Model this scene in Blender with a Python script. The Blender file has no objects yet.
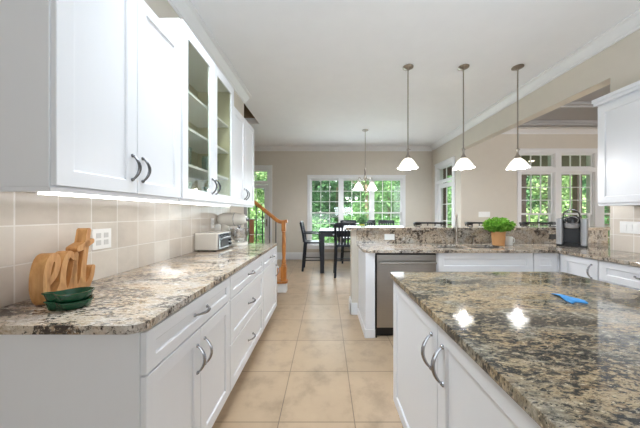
import bpy, bmesh, math, random
from mathutils import Vector, Matrix
random.seed(7)
scene = bpy.context.scene
COL = scene.collection
PI = math.pi

# ------------------------------------------------------------------ camera, sky, sun, exposure
FPX, CX, CY, CAMZ = 240.0, 326.0, 213.5, 1.28
cam_d = bpy.data.cameras.new('camera'); cam = bpy.data.objects.new('camera', cam_d); COL.objects.link(cam)
cam.location = (0, 0, CAMZ); cam.rotation_euler = (PI / 2, 0, 0)
cam_d.sensor_width = 36; cam_d.lens = FPX / 640 * 36
cam_d.shift_x = -(CX - 320) / 640; cam_d.shift_y = -(214 - CY) / 640
cam_d.clip_start = 0.02; cam_d.clip_end = 200
scene.camera = cam

w = bpy.data.worlds.new('sky'); scene.world = w; w.use_nodes = True
bgn = w.node_tree.nodes['Background']
bgn.inputs['Color'].default_value = (0.88, 0.94, 1.0, 1); bgn.inputs['Strength'].default_value = 1.6

sun_d = bpy.data.lights.new('sun', 'SUN'); sun = bpy.data.objects.new('sun', sun_d); COL.objects.link(sun)
sun_d.energy = 13; sun_d.angle = math.radians(4); sun_d.color = (1.0, 0.96, 0.88)
sun.rotation_euler = (math.radians(33), 0, math.radians(-25)); sun.location = (0, -5, 12)

def area(name, loc, target, sx, sy, energy, col=(1, 1, 1), spread=180):
    d = bpy.data.lights.new(name, 'AREA'); d.shape = 'RECTANGLE'; d.size = sx; d.size_y = sy; d.energy = energy; d.color = col; d.spread = math.radians(spread)
    o = bpy.data.objects.new(name, d); COL.objects.link(o); o.location = loc
    o.rotation_euler = (Vector(target) - Vector(loc)).to_track_quat('-Z', 'Y').to_euler(); return o
# fill lamps added to even out the room, and daylight at the dining window
area('bounce_fill', (1.0, 0.15, 1.4), (1.1, 1.4, 3.13), 1.0, 0.8, 13, (0.80, 0.905, 1.0))  # unseen lamp added to brighten the ceiling
area('rear_fill', (0.0, -2.5, 0.7), (0.3, 3.0, 0.3), 2.4, 1.2, 9, (0.82, 0.915, 1.0))  # added low fill in front of the rear wall, which has no window
area('kitchen_fill', (-0.45, 1.5, 3.08), (0.15, 2.3, 0.0), 0.6, 1.0, 18, (0.80, 0.905, 1.0), 115)  # added fill over the aisle, no ceiling fixture behind it
area('nook_fill', (0.9, 4.2, 3.10), (1.2, 5.4, 0), 1.2, 0.5, 14, (0.84, 0.925, 1.0), 120)  # added fill for the dining nook, no fitting on its ceiling
area('window_daylight', (0.85, 6.50, 1.35), (0.85, 2.0, 1.3), 2.5, 1.8, 18, (0.84, 0.93, 1.0))


scene.view_settings.view_transform = 'Standard'
scene.view_settings.look = 'None'
scene.view_settings.gamma = 1.0
scene.view_settings.use_curve_mapping = False
scene.view_settings.exposure = 1.28
try:
    scene.cycles.diffuse_bounces = 8; scene.cycles.max_bounces = 14
    scene.cycles.transparent_max_bounces = 24
    scene.cycles.use_denoising = True
    scene.cycles.sample_clamp_indirect = 6.0
except Exception:
    pass

# ------------------------------------------------------------------ materials
def srgb(r, g, b):
    def f(c):
        c /= 255.0
        return c / 12.92 if c <= 0.04045 else ((c + 0.055) / 1.055) ** 2.4
    return (f(r), f(g), f(b), 1)

def new_mat(name):
    m = bpy.data.materials.new(name); m.use_nodes = True
    nt = m.node_tree
    return m, nt, nt.nodes['Principled BSDF']

def N(nt, typ, **kw):
    n = nt.nodes.new(typ)
    for k, v in kw.items():
        setattr(n, k, v)
    return n

def ramp(nt, stops, interp='LINEAR'):
    r = nt.nodes.new('ShaderNodeValToRGB'); cr = r.color_ramp; cr.interpolation = interp
    while len(cr.elements) < len(stops):
        cr.elements.new(0.5)
    for e, (p, c) in zip(cr.elements, stops):
        e.position = p; e.color = c
    return r

def mat(name, col, rough=0.5, metal=0.0, var=0.04, scale=6.0, bump=0.0, bscale=80.0, coat=0.0, stretch=None, spec=0.5):
    """painted / plain surface with a faint procedural variation"""
    m, nt, b = new_mat(name)
    tc = N(nt, 'ShaderNodeTexCoord'); mp = N(nt, 'ShaderNodeMapping')
    nt.links.new(tc.outputs['Object'], mp.inputs['Vector'])
    if stretch: mp.inputs['Scale'].default_value = stretch
    no = N(nt, 'ShaderNodeTexNoise'); no.inputs['Scale'].default_value = scale; no.inputs['Detail'].default_value = 4
    nt.links.new(mp.outputs['Vector'], no.inputs['Vector'])
    lo = tuple(c * (1 - var) for c in col[:3]) + (1,); hi = tuple(min(1, c * (1 + var)) for c in col[:3]) + (1,)
    r = ramp(nt, [(0.3, lo), (0.7, hi)])
    nt.links.new(no.outputs['Fac'], r.inputs['Fac']); nt.links.new(r.outputs['Color'], b.inputs['Base Color'])
    b.inputs['Roughness'].default_value = rough; b.inputs['Metallic'].default_value = metal
    b.inputs['Coat Weight'].default_value = coat; b.inputs['Specular IOR Level'].default_value = spec
    if bump:
        n2 = N(nt, 'ShaderNodeTexNoise'); n2.inputs['Scale'].default_value = bscale
        nt.links.new(mp.outputs['Vector'], n2.inputs['Vector'])
        bp = N(nt, 'ShaderNodeBump'); bp.inputs['Strength'].default_value = bump; bp.inputs['Distance'].default_value = 0.01
        nt.links.new(n2.outputs['Fac'], bp.inputs['Height']); nt.links.new(bp.outputs['Normal'], b.inputs['Normal'])
    return m

def granite(name, stops, dark, dark_lo, dark_hi, rot=0.5, seed=0.0, fleck=0.62, streak=(1.0, 2.2, 1.0), k=1.0, grey=None):
    m, nt, b = new_mat(name); L = nt.links.new
    tc = N(nt, 'ShaderNodeTexCoord'); mp = N(nt, 'ShaderNodeMapping')
    mp.inputs['Location'].default_value = (seed, seed * 1.7, seed)
    mp.inputs['Rotation'].default_value = (0, 0, rot); mp.inputs['Scale'].default_value = streak
    L(tc.outputs['Object'], mp.inputs['Vector'])
    def noise(scale, det, rough, dist=0.0):
        n = N(nt, 'ShaderNodeTexNoise'); n.inputs['Scale'].default_value = scale; n.inputs['Detail'].default_value = det
        n.inputs['Roughness'].default_value = rough; n.inputs['Distortion'].default_value = dist
        L(mp.outputs['Vector'], n.inputs['Vector']); return n
    def mixc(fac, c1, c2, f=1.0):
        mx = N(nt, 'ShaderNodeMix', data_type='RGBA')
        L(fac, mx.inputs['Factor'])
        if isinstance(c1, tuple): mx.inputs[6].default_value = c1
        else: L(c1, mx.inputs[6])
        if isinstance(c2, tuple): mx.inputs[7].default_value = c2
        else: L(c2, mx.inputs[7])
        return mx.outputs[2]
    n1 = noise(17 * k, 10, 0.78, 0.5); r1 = ramp(nt, stops); L(n1.outputs['Fac'], r1.inputs['Fac']); base = r1.outputs['Color']
    if grey:                                         # cooler grey drifts through the slab
        r0 = ramp(nt, [(0.45, (0, 0, 0, 1)), (0.62, (.85, .85, .85, 1))]); L(noise(3.2, 4, 0.6, 1.2).outputs['Fac'], r0.inputs['Fac'])
        rg = ramp(nt, grey); L(noise(30 * k, 8, 0.75, 0.3).outputs['Fac'], rg.inputs['Fac']); base = mixc(r0.outputs['Color'], base, rg.outputs['Color'])
    # dark mineral patches, denser along broad bands
    n2 = noise(46 * k, 8, 0.74, 0.3); n3 = noise(3.4, 4, 0.55, 1.0)
    ad = N(nt, 'ShaderNodeMath', operation='MULTIPLY_ADD'); ad.inputs[1].default_value = 0.6; L(n3.outputs['Fac'], ad.inputs[0]); L(n2.outputs['Fac'], ad.inputs[2])
    r2 = ramp(nt, [(dark_lo, (0, 0, 0, 1)), (dark_hi, (1, 1, 1, 1))]); L(ad.outputs[0], r2.inputs['Fac'])
    c = mixc(r2.outputs['Color'], base, dark)
    # small black and pale flecks
    r4 = ramp(nt, [(fleck, (0, 0, 0, 1)), (fleck + 0.04, (1, 1, 1, 1))]); L(noise(110 * k, 4, 0.65).outputs['Fac'], r4.inputs['Fac'])
    c = mixc(r4.outputs['Color'], c, tuple(x * 0.4 for x in dark[:3]) + (1,))
    r5 = ramp(nt, [(0.60, (0, 0, 0, 1)), (0.66, (0.8, 0.8, 0.8, 1))]); L(noise(80 * k, 5, 0.65).outputs['Fac'], r5.inputs['Fac'])
    c = mixc(r5.outputs['Color'], c, stops[-1][1])
    L(c, b.inputs['Base Color'])
    b.inputs['Roughness'].default_value = 0.06; b.inputs['Specular IOR Level'].default_value = 0.5
    return m

def tile_mat(name, swz, width, height, off, c1, c2, mortar, msize, rough, bump, noise_amt=0.5, nscale=5.0):
    """square tiles; swz picks the two object axes that run along the surface"""
    m, nt, b = new_mat(name); L = nt.links.new
    tc = N(nt, 'ShaderNodeTexCoord'); sp = N(nt, 'ShaderNodeSeparateXYZ'); L(tc.outputs['Object'], sp.inputs[0])
    cb = N(nt, 'ShaderNodeCombineXYZ')
    for i in range(2):
        a = N(nt, 'ShaderNodeMath', operation='SUBTRACT'); L(sp.outputs[swz[i]], a.inputs[0]); a.inputs[1].default_value = off[i]
        L(a.outputs[0], cb.inputs[i])
    br = N(nt, 'ShaderNodeTexBrick'); br.offset = 0.0; br.squash = 1.0
    L(cb.outputs[0], br.inputs['Vector'])
    br.inputs['Scale'].default_value = 1.0; br.inputs['Brick Width'].default_value = width; br.inputs['Row Height'].default_value = height
    br.inputs['Mortar Size'].default_value = msize; br.inputs['Mortar Smooth'].default_value = 0.3
    br.inputs['Color1'].default_value = c1; br.inputs['Color2'].default_value = c2; br.inputs['Mortar'].default_value = mortar
    no = N(nt, 'ShaderNodeTexNoise'); no.inputs['Scale'].default_value = nscale; no.inputs['Detail'].default_value = 8; no.inputs['Roughness'].default_value = 0.65
    L(tc.outputs['Object'], no.inputs['Vector'])
    rr = ramp(nt, [(0.28, (1 - noise_amt,) * 3 + (1,)), (0.5, (1, 1, 1, 1)), (0.75, (1 + noise_amt * 0.3,) * 3 + (1,))]); L(no.outputs['Fac'], rr.inputs['Fac'])
    mx = N(nt, 'ShaderNodeMix', data_type='RGBA', blend_type='MULTIPLY'); mx.inputs['Factor'].default_value = 1.0
    L(br.outputs['Color'], mx.inputs[6]); L(rr.outputs['Color'], mx.inputs[7]); L(mx.outputs[2], b.inputs['Base Color'])
    b.inputs['Roughness'].default_value = rough
    inv = N(nt, 'ShaderNodeMath', operation='SUBTRACT'); inv.inputs[0].default_value = 1.0; L(br.outputs['Fac'], inv.inputs[1])
    n2 = N(nt, 'ShaderNodeTexNoise'); n2.inputs['Scale'].default_value = 14; L(tc.outputs['Object'], n2.inputs['Vector'])
    ma = N(nt, 'ShaderNodeMath', operation='MULTIPLY_ADD'); ma.inputs[1].default_value = 0.8; L(n2.outputs['Fac'], ma.inputs[0]); L(inv.outputs[0], ma.inputs[2])
    bp = N(nt, 'ShaderNodeBump'); bp.inputs['Strength'].default_value = bump; bp.inputs['Distance'].default_value = 0.004
    L(ma.outputs[0], bp.inputs['Height']); L(bp.outputs['Normal'], b.inputs['Normal'])
    return m

def emit_mat(name, col, strength, base=(0.9, 0.9, 0.88, 1)):
    m, nt, b = new_mat(name)
    b.inputs['Base Color'].default_value = base; b.inputs['Roughness'].default_value = 0.3
    b.inputs['Emission Color'].default_value = col; b.inputs['Emission Strength'].default_value = strength
    return m

def glass_mat(name, tint=(1, 1, 1, 1), gloss=0.07, rough=0.0):
    m = bpy.data.materials.new(name); m.use_nodes = True; nt = m.node_tree; nt.nodes.clear()
    out = N(nt, 'ShaderNodeOutputMaterial'); tr = N(nt, 'ShaderNodeBsdfTransparent'); gl = N(nt, 'ShaderNodeBsdfGlossy')
    tr.inputs['Color'].default_value = tint; gl.inputs['Roughness'].default_value = rough
    mx = N(nt, 'ShaderNodeMixShader'); mx.inputs['Fac'].default_value = gloss
    nt.links.new(tr.outputs[0], mx.inputs[1]); nt.links.new(gl.outputs[0], mx.inputs[2]); nt.links.new(mx.outputs[0], out.inputs['Surface'])
    return m

def leaf_mat(name, c1, c2, trans=0.45, scale=1.3):
    m = bpy.data.materials.new(name); m.use_nodes = True; nt = m.node_tree; nt.nodes.clear()
    out = N(nt, 'ShaderNodeOutputMaterial'); df = N(nt, 'ShaderNodeBsdfDiffuse'); tl = N(nt, 'ShaderNodeBsdfTranslucent')
    tc = N(nt, 'ShaderNodeTexCoord'); no = N(nt, 'ShaderNodeTexNoise'); no.inputs['Scale'].default_value = scale; no.inputs['Detail'].default_value = 6
    no.inputs['Roughness'].default_value = 0.8
    nt.links.new(tc.outputs['Object'], no.inputs['Vector'])
    r = ramp(nt, [(0.35, c1), (0.62, c2)]); nt.links.new(no.outputs['Fac'], r.inputs['Fac'])
    mx = N(nt, 'ShaderNodeMixShader'); mx.inputs['Fac'].default_value = trans
    for s in (df, tl): nt.links.new(r.outputs['Color'], s.inputs['Color'])
    nt.links.new(df.outputs[0], mx.inputs[1]); nt.links.new(tl.outputs[0], mx.inputs[2]); nt.links.new(mx.outputs[0], out.inputs['Surface'])
    return m

def wood_mat(name, c1, c2, rough=0.35, scale=5.0, stretch=(1, 6, 6)):
    m, nt, b = new_mat(name); L = nt.links.new
    tc = N(nt, 'ShaderNodeTexCoord'); mp = N(nt, 'ShaderNodeMapping'); mp.inputs['Scale'].default_value = stretch
    L(tc.outputs['Object'], mp.inputs['Vector'])
    no = N(nt, 'ShaderNodeTexNoise'); no.inputs['Scale'].default_value = scale; no.inputs['Detail'].default_value = 7; no.inputs['Distortion'].default_value = 0.6
    L(mp.outputs['Vector'], no.inputs['Vector'])
    r = ramp(nt, [(0.3, c1), (0.7, c2)]); L(no.outputs['Fac'], r.inputs['Fac']); L(r.outputs['Color'], b.inputs['Base Color'])
    b.inputs['Roughness'].default_value = rough
    return m

M = {}
M['wall'] = mat('wall_paint', srgb(212, 205, 193), 0.8, var=0.015, bump=0.03)
M['ceiling'] = mat('ceiling_paint', srgb(240, 240, 242), 0.9, var=0.01)
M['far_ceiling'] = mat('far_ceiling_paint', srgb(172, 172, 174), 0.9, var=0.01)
M['trim'] = mat('trim_paint', srgb(232, 232, 233), 0.4, var=0.01)
M['cab'] = mat('cabinet_paint', srgb(232, 233, 236), 0.32, var=0.004, stretch=(8, 8, 0.6))
M['cab_in'] = mat('cabinet_interior', srgb(204, 198, 170), 0.6, var=0.03)
M['toe'] = mat('toe_kick_paint', srgb(205, 205, 205), 0.5)
M['floor'] = tile_mat('floor_tile', (0, 1), 0.4655, 0.4720, (-0.29, 1.473), srgb(184, 160, 133), srgb(172, 148, 121), srgb(126, 108, 90), 0.0035, 0.30, 0.12, 0.30, 4.5)
M['splash'] = tile_mat('backsplash_tile', (1, 2), 0.163, 0.163, (0.991, 0.903), srgb(224, 217, 207), srgb(204, 194, 182), srgb(236, 232, 226), 0.0035, 0.13, 0.35, 0.14, 3.0)
M['granite_l'] = granite('granite_pale', [(0.30, srgb(84, 64, 48)), (0.41, srgb(160, 134, 106)), (0.5, srgb(206, 191, 172)), (0.60, srgb(180, 158, 134)), (0.72, srgb(230, 222, 210))],
                         srgb(72, 62, 56), 0.82, 0.90, rot=0.9, seed=3.1, fleck=0.60, k=.8, grey=[(0.3, srgb(120, 114, 108)), (0.6, srgb(214, 208, 200))])
M['granite_i'] = granite('granite_tan', [(0.30, srgb(70, 58, 46)), (0.42, srgb(138, 116, 90)), (0.5, srgb(186, 166, 134)), (0.60, srgb(152, 130, 102)), (0.74, srgb(222, 206, 178))],
                         srgb(58, 58, 56), 0.785, 0.875, rot=0.75, seed=1.3, fleck=0.58, k=.8, grey=[(0.35, srgb(70, 70, 66)), (0.5, srgb(130, 126, 114)), (0.65, srgb(196, 190, 176))])
M['granite_p'] = granite('granite_sand', [(0.30, srgb(92, 76, 62)), (0.41, srgb(158, 138, 116)), (0.5, srgb(196, 180, 160)), (0.60, srgb(172, 154, 134)), (0.74, srgb(224, 214, 198))],
                         srgb(78, 68, 60), 0.80, 0.89, rot=0.3, seed=5.7, fleck=0.60, k=.8, grey=[(0.3, srgb(110, 106, 102)), (0.6, srgb(208, 204, 196))])
M['steel'] = mat('brushed_steel', srgb(172, 168, 162), 0.30, 1.0, var=0.05, scale=4, stretch=(1, 1, 60))
M['chrome'] = mat('polished_chrome', srgb(168, 168, 171), 0.14, 1.0, var=0.02)
M['bowl'] = mat('bowl_steel', srgb(220, 220, 220), 0.2, 1.0)
M['pewter'] = mat('pewter', srgb(120, 120, 122), 0.25, 1.0, var=0.1, scale=60)
M['nickel'] = mat('satin_nickel', srgb(160, 152, 142), 0.3, 1.0, var=0.03)
M['black'] = mat('black_plastic', srgb(22, 22, 23), 0.35, var=0.05)
M['dgrey'] = mat('dark_grey_plastic', srgb(58, 58, 60), 0.4, var=0.05)
M['silver'] = mat('silver_plastic', srgb(168, 168, 170), 0.35, 0.4, var=0.03)
M['white_pl'] = mat('white_plastic', srgb(240, 240, 238), 0.35, var=0.01)
M['slot'] = mat('outlet_slot_grey', srgb(205, 205, 203), 0.5)
M['enamel'] = mat('cream_enamel', srgb(244, 240, 230), 0.15, var=0.01, coat=0.3)
M['toaster'] = mat('pale_enamel', srgb(226, 222, 214), 0.22, var=0.01)
M['oak'] = wood_mat('golden_oak', srgb(158, 94, 38), srgb(198, 132, 66), 0.3, 6, (5, 5, 1))
M['sign'] = wood_mat('sign_wood', srgb(176, 120, 66), srgb(212, 162, 104), 0.5, 7, (6, 6, 1.2))
M['iron'] = mat('black_iron', srgb(24, 26, 28), 0.4, 0.3)
M['navy'] = mat('dark_navy_paint', srgb(20, 27, 38), 0.28, var=0.1)
M['navy_top'] = mat('dark_tabletop', srgb(22, 38, 44), 0.12, var=0.05, spec=0.25)
M['stool'] = mat('black_lacquer', srgb(26, 25, 25), 0.3)
M['green_gl'] = mat('green_glaze', srgb(16, 72, 46), 0.1, var=0.12, scale=25, coat=0.4)
M['terra'] = mat('tan_clay', srgb(206, 152, 100), 0.7, var=0.06)
M['lime'] = mat('lime_ceramic', srgb(164, 170, 60), 0.3)
M['soil'] = mat('soil', srgb(60, 45, 35), 0.9, var=0.2)
M['herb'] = leaf_mat('herb_leaf', srgb(66, 128, 40), srgb(146, 190, 84), 0.3, 20)
M['leaf_a'] = leaf_mat('leaf_bright', srgb(66, 104, 62), srgb(176, 200, 146), 0.4)
M['leaf_b'] = leaf_mat('leaf_mid', srgb(46, 82, 56), srgb(132, 172, 116), 0.4)
M['leaf_c'] = leaf_mat('leaf_deep', srgb(32, 60, 46), srgb(98, 138, 96), 0.35)
M['bark'] = mat('bark', srgb(112, 96, 82), 0.9, var=0.25, scale=12)
M['grass'] = mat('lawn', srgb(92, 130, 66), 0.95, var=0.25, scale=3)
M['porch'] = wood_mat('porch_brown', srgb(70, 52, 42), srgb(98, 76, 62), 0.6, 6, (5, 5, 1))
M['porch_c'] = mat('porch_ceiling', srgb(92, 82, 74), 0.8)
M['deck'] = wood_mat('deck_board', srgb(120, 100, 84), srgb(150, 128, 108), 0.7, 5, (1, 7, 1))
M['redwood'] = wood_mat('reddish_wood', srgb(104, 52, 32), srgb(140, 76, 48), 0.5, 6, (5, 5, 1))
M['brownwall'] = mat('stairwell_brown', srgb(150, 128, 104), 0.9, var=0.08)
M['pane'] = glass_mat('window_glass', (0.97, 0.99, 0.98, 1), 0.05)
M['cabpane'] = glass_mat('cabinet_glass', (0.93, 0.94, 0.89, 1), 0.06)
M['tumbler'] = glass_mat('glassware', (0.78, 0.90, 0.90, 1), 0.22, 0.03)
M['shade'] = emit_mat('frosted_shade', (1.0, 0.96, 0.90, 1), 0.22)
_nt = M['shade'].node_tree; _tl = N(_nt, 'ShaderNodeBsdfTranslucent'); _tl.inputs['Color'].default_value = (.95, .93, .88, 1); _mx = N(_nt, 'ShaderNodeMixShader'); _mx.inputs['Fac'].default_value = .38
_nt.links.new(_nt.nodes['Principled BSDF'].outputs[0], _mx.inputs[1]); _nt.links.new(_tl.outputs[0], _mx.inputs[2]); _nt.links.new(_mx.outputs[0], _nt.nodes['Material Output'].inputs['Surface'])
M['bulb'] = emit_mat('lit_bulb', (1.0, 0.95, 0.86, 1), 14)
M['led'] = emit_mat('led_strip', (1.0, 0.98, 0.95, 1), 2.0)
M['lamp_far'] = emit_mat('porch_lamp', (1.0, 0.86, 0.66, 1), 2)
M['reflection'] = mat('reflection_blue', srgb(70, 150, 214), 0.7, var=0.2, scale=30)  # blue of the island reflection, put into a sheet's colour
M['reflection_edge'] = mat('reflection_pale_edge', srgb(196, 214, 232), 0.7)
M['ceramic'] = mat('white_ceramic', srgb(238, 238, 234), 0.15)
M['sinkmetal'] = mat('sink_steel', srgb(150, 148, 146), 0.28, 1.0)

# ------------------------------------------------------------------ geometry helpers
def wloc(o):
    v = Vector((0, 0, 0))
    while o is not None:
        v += o.location; o = o.parent
    return v

class MB:
    def __init__(self): self.bm = bmesh.new()
    def _box(self, c):
        v = [self.bm.verts.new(p) for p in c]
        for f in ((0, 3, 2, 1), (4, 5, 6, 7), (0, 1, 5, 4), (1, 2, 6, 5), (2, 3, 7, 6), (3, 0, 4, 7)):
            self.bm.faces.new([v[i] for i in f])
        return self
    def box(self, x0, x1, y0, y1, z0, z1):
        return self._box([(x0, y0, z0), (x1, y0, z0), (x1, y1, z0), (x0, y1, z0), (x0, y0, z1), (x1, y0, z1), (x1, y1, z1), (x0, y1, z1)])
    def obox(self, F, a0, a1, b0, b1, c0, c1):
        return self._box([F(a0, b0, c0), F(a1, b0, c0), F(a1, b0, c1), F(a0, b0, c1), F(a0, b1, c0), F(a1, b1, c0), F(a1, b1, c1), F(a0, b1, c1)])
    def loft(self, rings, cap0=True, cap1=True, closed=False):
        R = [[self.bm.verts.new(p) for p in r] for r in rings]
        n = len(R[0]); m = len(R)
        for i in range(m if closed else m - 1):
            A, B = R[i], R[(i + 1) % m]
            for j in range(n):
                k = (j + 1) % n
                try: self.bm.faces.new((A[j], A[k], B[k], B[j]))
                except ValueError: pass
        if cap0 and not closed: self.bm.faces.new(list(reversed(R[0])))
        if cap1 and not closed: self.bm.faces.new(R[-1])
        return self
    def tube(self, pts, r, seg=8, flat=1.0):
        pts = [Vector(p) for p in pts]; n = len(pts)
        rs = r if isinstance(r, (list, tuple)) else [r] * n
        t0 = (pts[1] - pts[0]).normalized()
        up = Vector((0, 0, 1)) if abs(t0.z) < 0.9 else Vector((1, 0, 0))
        a = t0.cross(up).normalized(); rings = []
        for i in range(n):
            t = (pts[min(i + 1, n - 1)] - pts[max(i - 1, 0)]).normalized()
            a = (a - t * a.dot(t)).normalized(); b = t.cross(a)
            rings.append([pts[i] + (a * math.cos(2 * PI * k / seg) + b * math.sin(2 * PI * k / seg) * flat) * rs[i] for k in range(seg)])
        return self.loft(rings)
    def lathe(self, prof, c=(0, 0, 0), seg=24, wave=None, axis='Z', cap0=True, cap1=True):
        rings = []
        for i, (r, z) in enumerate(prof):
            ring = []
            for k in range(seg):
                th = 2 * PI * k / seg
                rr = max(r, 1e-4); zz = z
                if wave: rr, zz = wave(rr, z, th, i)
                x, y = rr * math.cos(th), rr * math.sin(th)
                p = (x, y, zz) if axis == 'Z' else ((zz, x, y) if axis == 'X' else (y, zz, x))
                ring.append((c[0] + p[0], c[1] + p[1], c[2] + p[2]))
            rings.append(ring)
        return self.loft(rings, cap0, cap1)
    def slab(self, outer, z0, z1, holes=()):
        """flat plate with holes"""
        bm = self.bm; loops = []; edges = []
        for lp in [outer] + list(holes):
            vs = [bm.verts.new((x, y, z1)) for x, y in lp]; loops.append(vs)
            edges += [bm.edges.new((vs[i], vs[(i + 1) % len(vs)])) for i in range(len(vs))]
        top = [f for f in bmesh.ops.triangle_fill(bm, use_beauty=True, use_dissolve=False, edges=edges)['geom'] if isinstance(f, bmesh.types.BMFace)]
        low = {}
        for vs in loops:
            for v in vs: low[v] = bm.verts.new((v.co.x, v.co.y, z0))
        for f in top: bm.faces.new([low[v] for v in reversed(f.verts)])
        for vs in loops:
            for i in range(len(vs)):
                a, b = vs[i], vs[(i + 1) % len(vs)]
                bm.faces.new((a, b, low[b], low[a]))
        return self
    def build(self, name, m, parent=None, smooth=False, bevel=0.0, base=None, seg=2, solid=False):
        bm = self.bm
        bmesh.ops.recalc_face_normals(bm, faces=bm.faces)
        off = wloc(parent) if parent is not None else (Vector(base) if base is not None else Vector((0, 0, 0)))
        if off.length: bmesh.ops.translate(bm, verts=bm.verts, vec=-off)
        me = bpy.data.meshes.new(name); bm.to_mesh(me); bm.free()
        if smooth:
            for p in me.polygons: p.use_smooth = True
            try: me.set_sharp_from_angle(angle=math.radians(40))
            except Exception: pass
        me.materials.append(m)
        o = bpy.data.objects.new(name, me); COL.objects.link(o)
        if parent is not None: o.parent = parent
        elif base is not None: o.location = base
        if bevel:
            md = o.modifiers.new('bevel', 'BEVEL'); md.width = bevel; md.segments = seg; md.limit_method = 'ANGLE'; md.angle_limit = math.radians(50)
        return o

def frame(o, u, n):
    """F(a,b,c): a along u from o, b = height, c along the outward direction n"""
    return lambda a, b, c: (o[0] + u[0] * a + n[0] * c, o[1] + u[1] * a + n[1] * c, b)

def tag(o, label, cat, group=None, kind=None):
    o['label'] = label; o['category'] = cat
    if group: o['group'] = group
    if kind: o['kind'] = kind
    return o

def thing(name, loc, label, cat, group=None, rz=0.0):
    e = bpy.data.objects.new(name, None); COL.objects.link(e); e.location = loc; e.empty_display_size = 0.1
    e.rotation_euler = (0, 0, rz)
    return tag(e, label, cat, group)

def struct(o, kind='structure'):
    o['kind'] = kind; return o

def copy_tree(o, parent=None):
    c = o.copy(); COL.objects.link(c)
    if parent is not None: c.parent = parent
    for ch in list(o.children): copy_tree(ch, c)
    return c

def dup(root, loc, rz, label, group=None, scale=None):
    r = copy_tree(root); r.location = loc; r.rotation_euler = (0, 0, rz); r['label'] = label
    if group: r['group'] = group
    if scale: r.scale = scale
    return r

def cells(holes, A0, A1, B0, B1):
    As = sorted({A0, A1} | {h[i] for h in holes for i in (0, 1)}); Bs = sorted({B0, B1} | {h[i] for h in holes for i in (2, 3)})
    for i in range(len(As) - 1):
        run = None
        for j in range(len(Bs) - 1):
            ac, bc = (As[i] + As[i + 1]) / 2, (Bs[j] + Bs[j + 1]) / 2
            if any(h[0] < ac < h[1] and h[2] < bc < h[3] for h in holes):
                if run: yield As[i], As[i + 1], run[0], run[1]
                run = None
            else: run = (run[0] if run else Bs[j], Bs[j + 1])
        if run: yield As[i], As[i + 1], run[0], run[1]

def arc(cx, cy, r, a0, a1, n=6):
    return [(cx + r * math.cos(math.radians(a0 + (a1 - a0) * i / n)), cy + r * math.sin(math.radians(a0 + (a1 - a0) * i / n))) for i in range(n + 1)]

def catmull(pts, sub=8):
    P = [Vector(p) for p in pts]; P = [P[0] * 2 - P[1]] + P + [P[-1] * 2 - P[-2]]; out = []
    for i in range(1, len(P) - 2):
        for s in range(sub):
            t = s / sub; a, b, c, d = P[i - 1:i + 3]
            out.append(0.5 * ((2 * b) + (c - a) * t + (2 * a - 5 * b + 4 * c - d) * t * t + (3 * b - a - 3 * c + d) * t ** 3))
    out.append(P[-2]); return out

# ------------------------------------------------------------------ the room
XL, XR, YB, ZC = -1.295, 2.95, 6.69, 3.13         # left wall, right wall plane, back wall, ceiling
YF = 5.25                                        # back wall of the far room
CT, CB = 0.907, 0.877                            # counter top / underside

fl = MB(); fl.box(-4.0, XR + .06, -2.6, YB + .2, -0.1, 0); fl.box(XR + .06, 8.0, -2.6, YF + .2, -0.1, 0)
struct(fl.build('floor', M['floor']))

cl = MB()
for a0, a1, b0, b1 in cells([(-3.6, -1.375, 3.98, 4.95)], -4.0, XR + .15, -2.6, YB + .2):
    cl.box(a0, a1, b0, b1, ZC, ZC + .12)
struct(cl.build('ceiling', M['ceiling']))
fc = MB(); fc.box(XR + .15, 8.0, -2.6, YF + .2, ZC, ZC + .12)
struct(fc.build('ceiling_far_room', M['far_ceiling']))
tb = MB()
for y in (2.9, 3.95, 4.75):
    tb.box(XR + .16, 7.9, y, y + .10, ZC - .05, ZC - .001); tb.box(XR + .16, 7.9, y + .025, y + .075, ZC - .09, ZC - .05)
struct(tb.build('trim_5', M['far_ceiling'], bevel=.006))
sw = MB(); sw.box(-3.6, -1.375, 3.90, 3.98, ZC + .12, 5.2); sw.box(-3.6, -1.375, 4.95, 5.03, ZC + .12, 5.2)
sw.box(-1.375, -1.30, 3.9, 5.03, ZC + .12, 5.2); sw.box(-3.68, -3.6, 3.9, 5.03, ZC + .12, 5.2); sw.box(-3.7, -1.3, 3.9, 5.05, 5.2, 5.3)
struct(sw.build('wall_stairwell', M['brownwall']))

wl = MB(); wl.box(XL - .15, XL, -2.6, 3.79, 0, ZC); wl.box(-4.0, XL - .15, 3.67, 3.79, 0, ZC)
struct(wl.build('wall_left', M['wall']))
wq = MB(); wq.box(-4.1, XR + .15, -2.75, -2.6, 0, ZC); struct(wq.build('wall_rear', M['trim']))
ws = MB(); ws.box(-4.1, -4.0, 3.67, YB + .2, 0, ZC); struct(ws.build('wall_hall', M['wall']))

# back wall: triple window and glazed door with a transom
W1 = (-.44, 2.13, .40, 2.25)
D1 = (-2.33, -1.60, 0, 2.50)
wb = MB()
for a0, a1, b0, b1 in cells([W1, D1], -4.1, XR + .15, 0, ZC): wb.box(a0, a1, YB, YB + .15, b0, b1)
struct(wb.build('wall_back', M['wall']))

# right wall near the camera, the stretch with the glazed door, and the beam between
D2 = (5.58, 6.36, 0, 2.47)
wr = MB(); wr.box(XR, XR + .15, -2.6, 2.49, 0, ZC)
struct(wr.build('wall_right', M['wall']))
wn = MB()
for a0, a1, b0, b1 in cells([D2], YF, YB, 0, ZC): wn.box(XR, XR + .15, a0, a1, b0, b1)
struct(wn.build('wall_nook', M['wall']))
bmh = MB(); bmh.box(XR, XR + .15, 2.49, YF, 2.69, ZC); struct(bmh.build('ceiling_beam', M['wall']))

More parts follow.
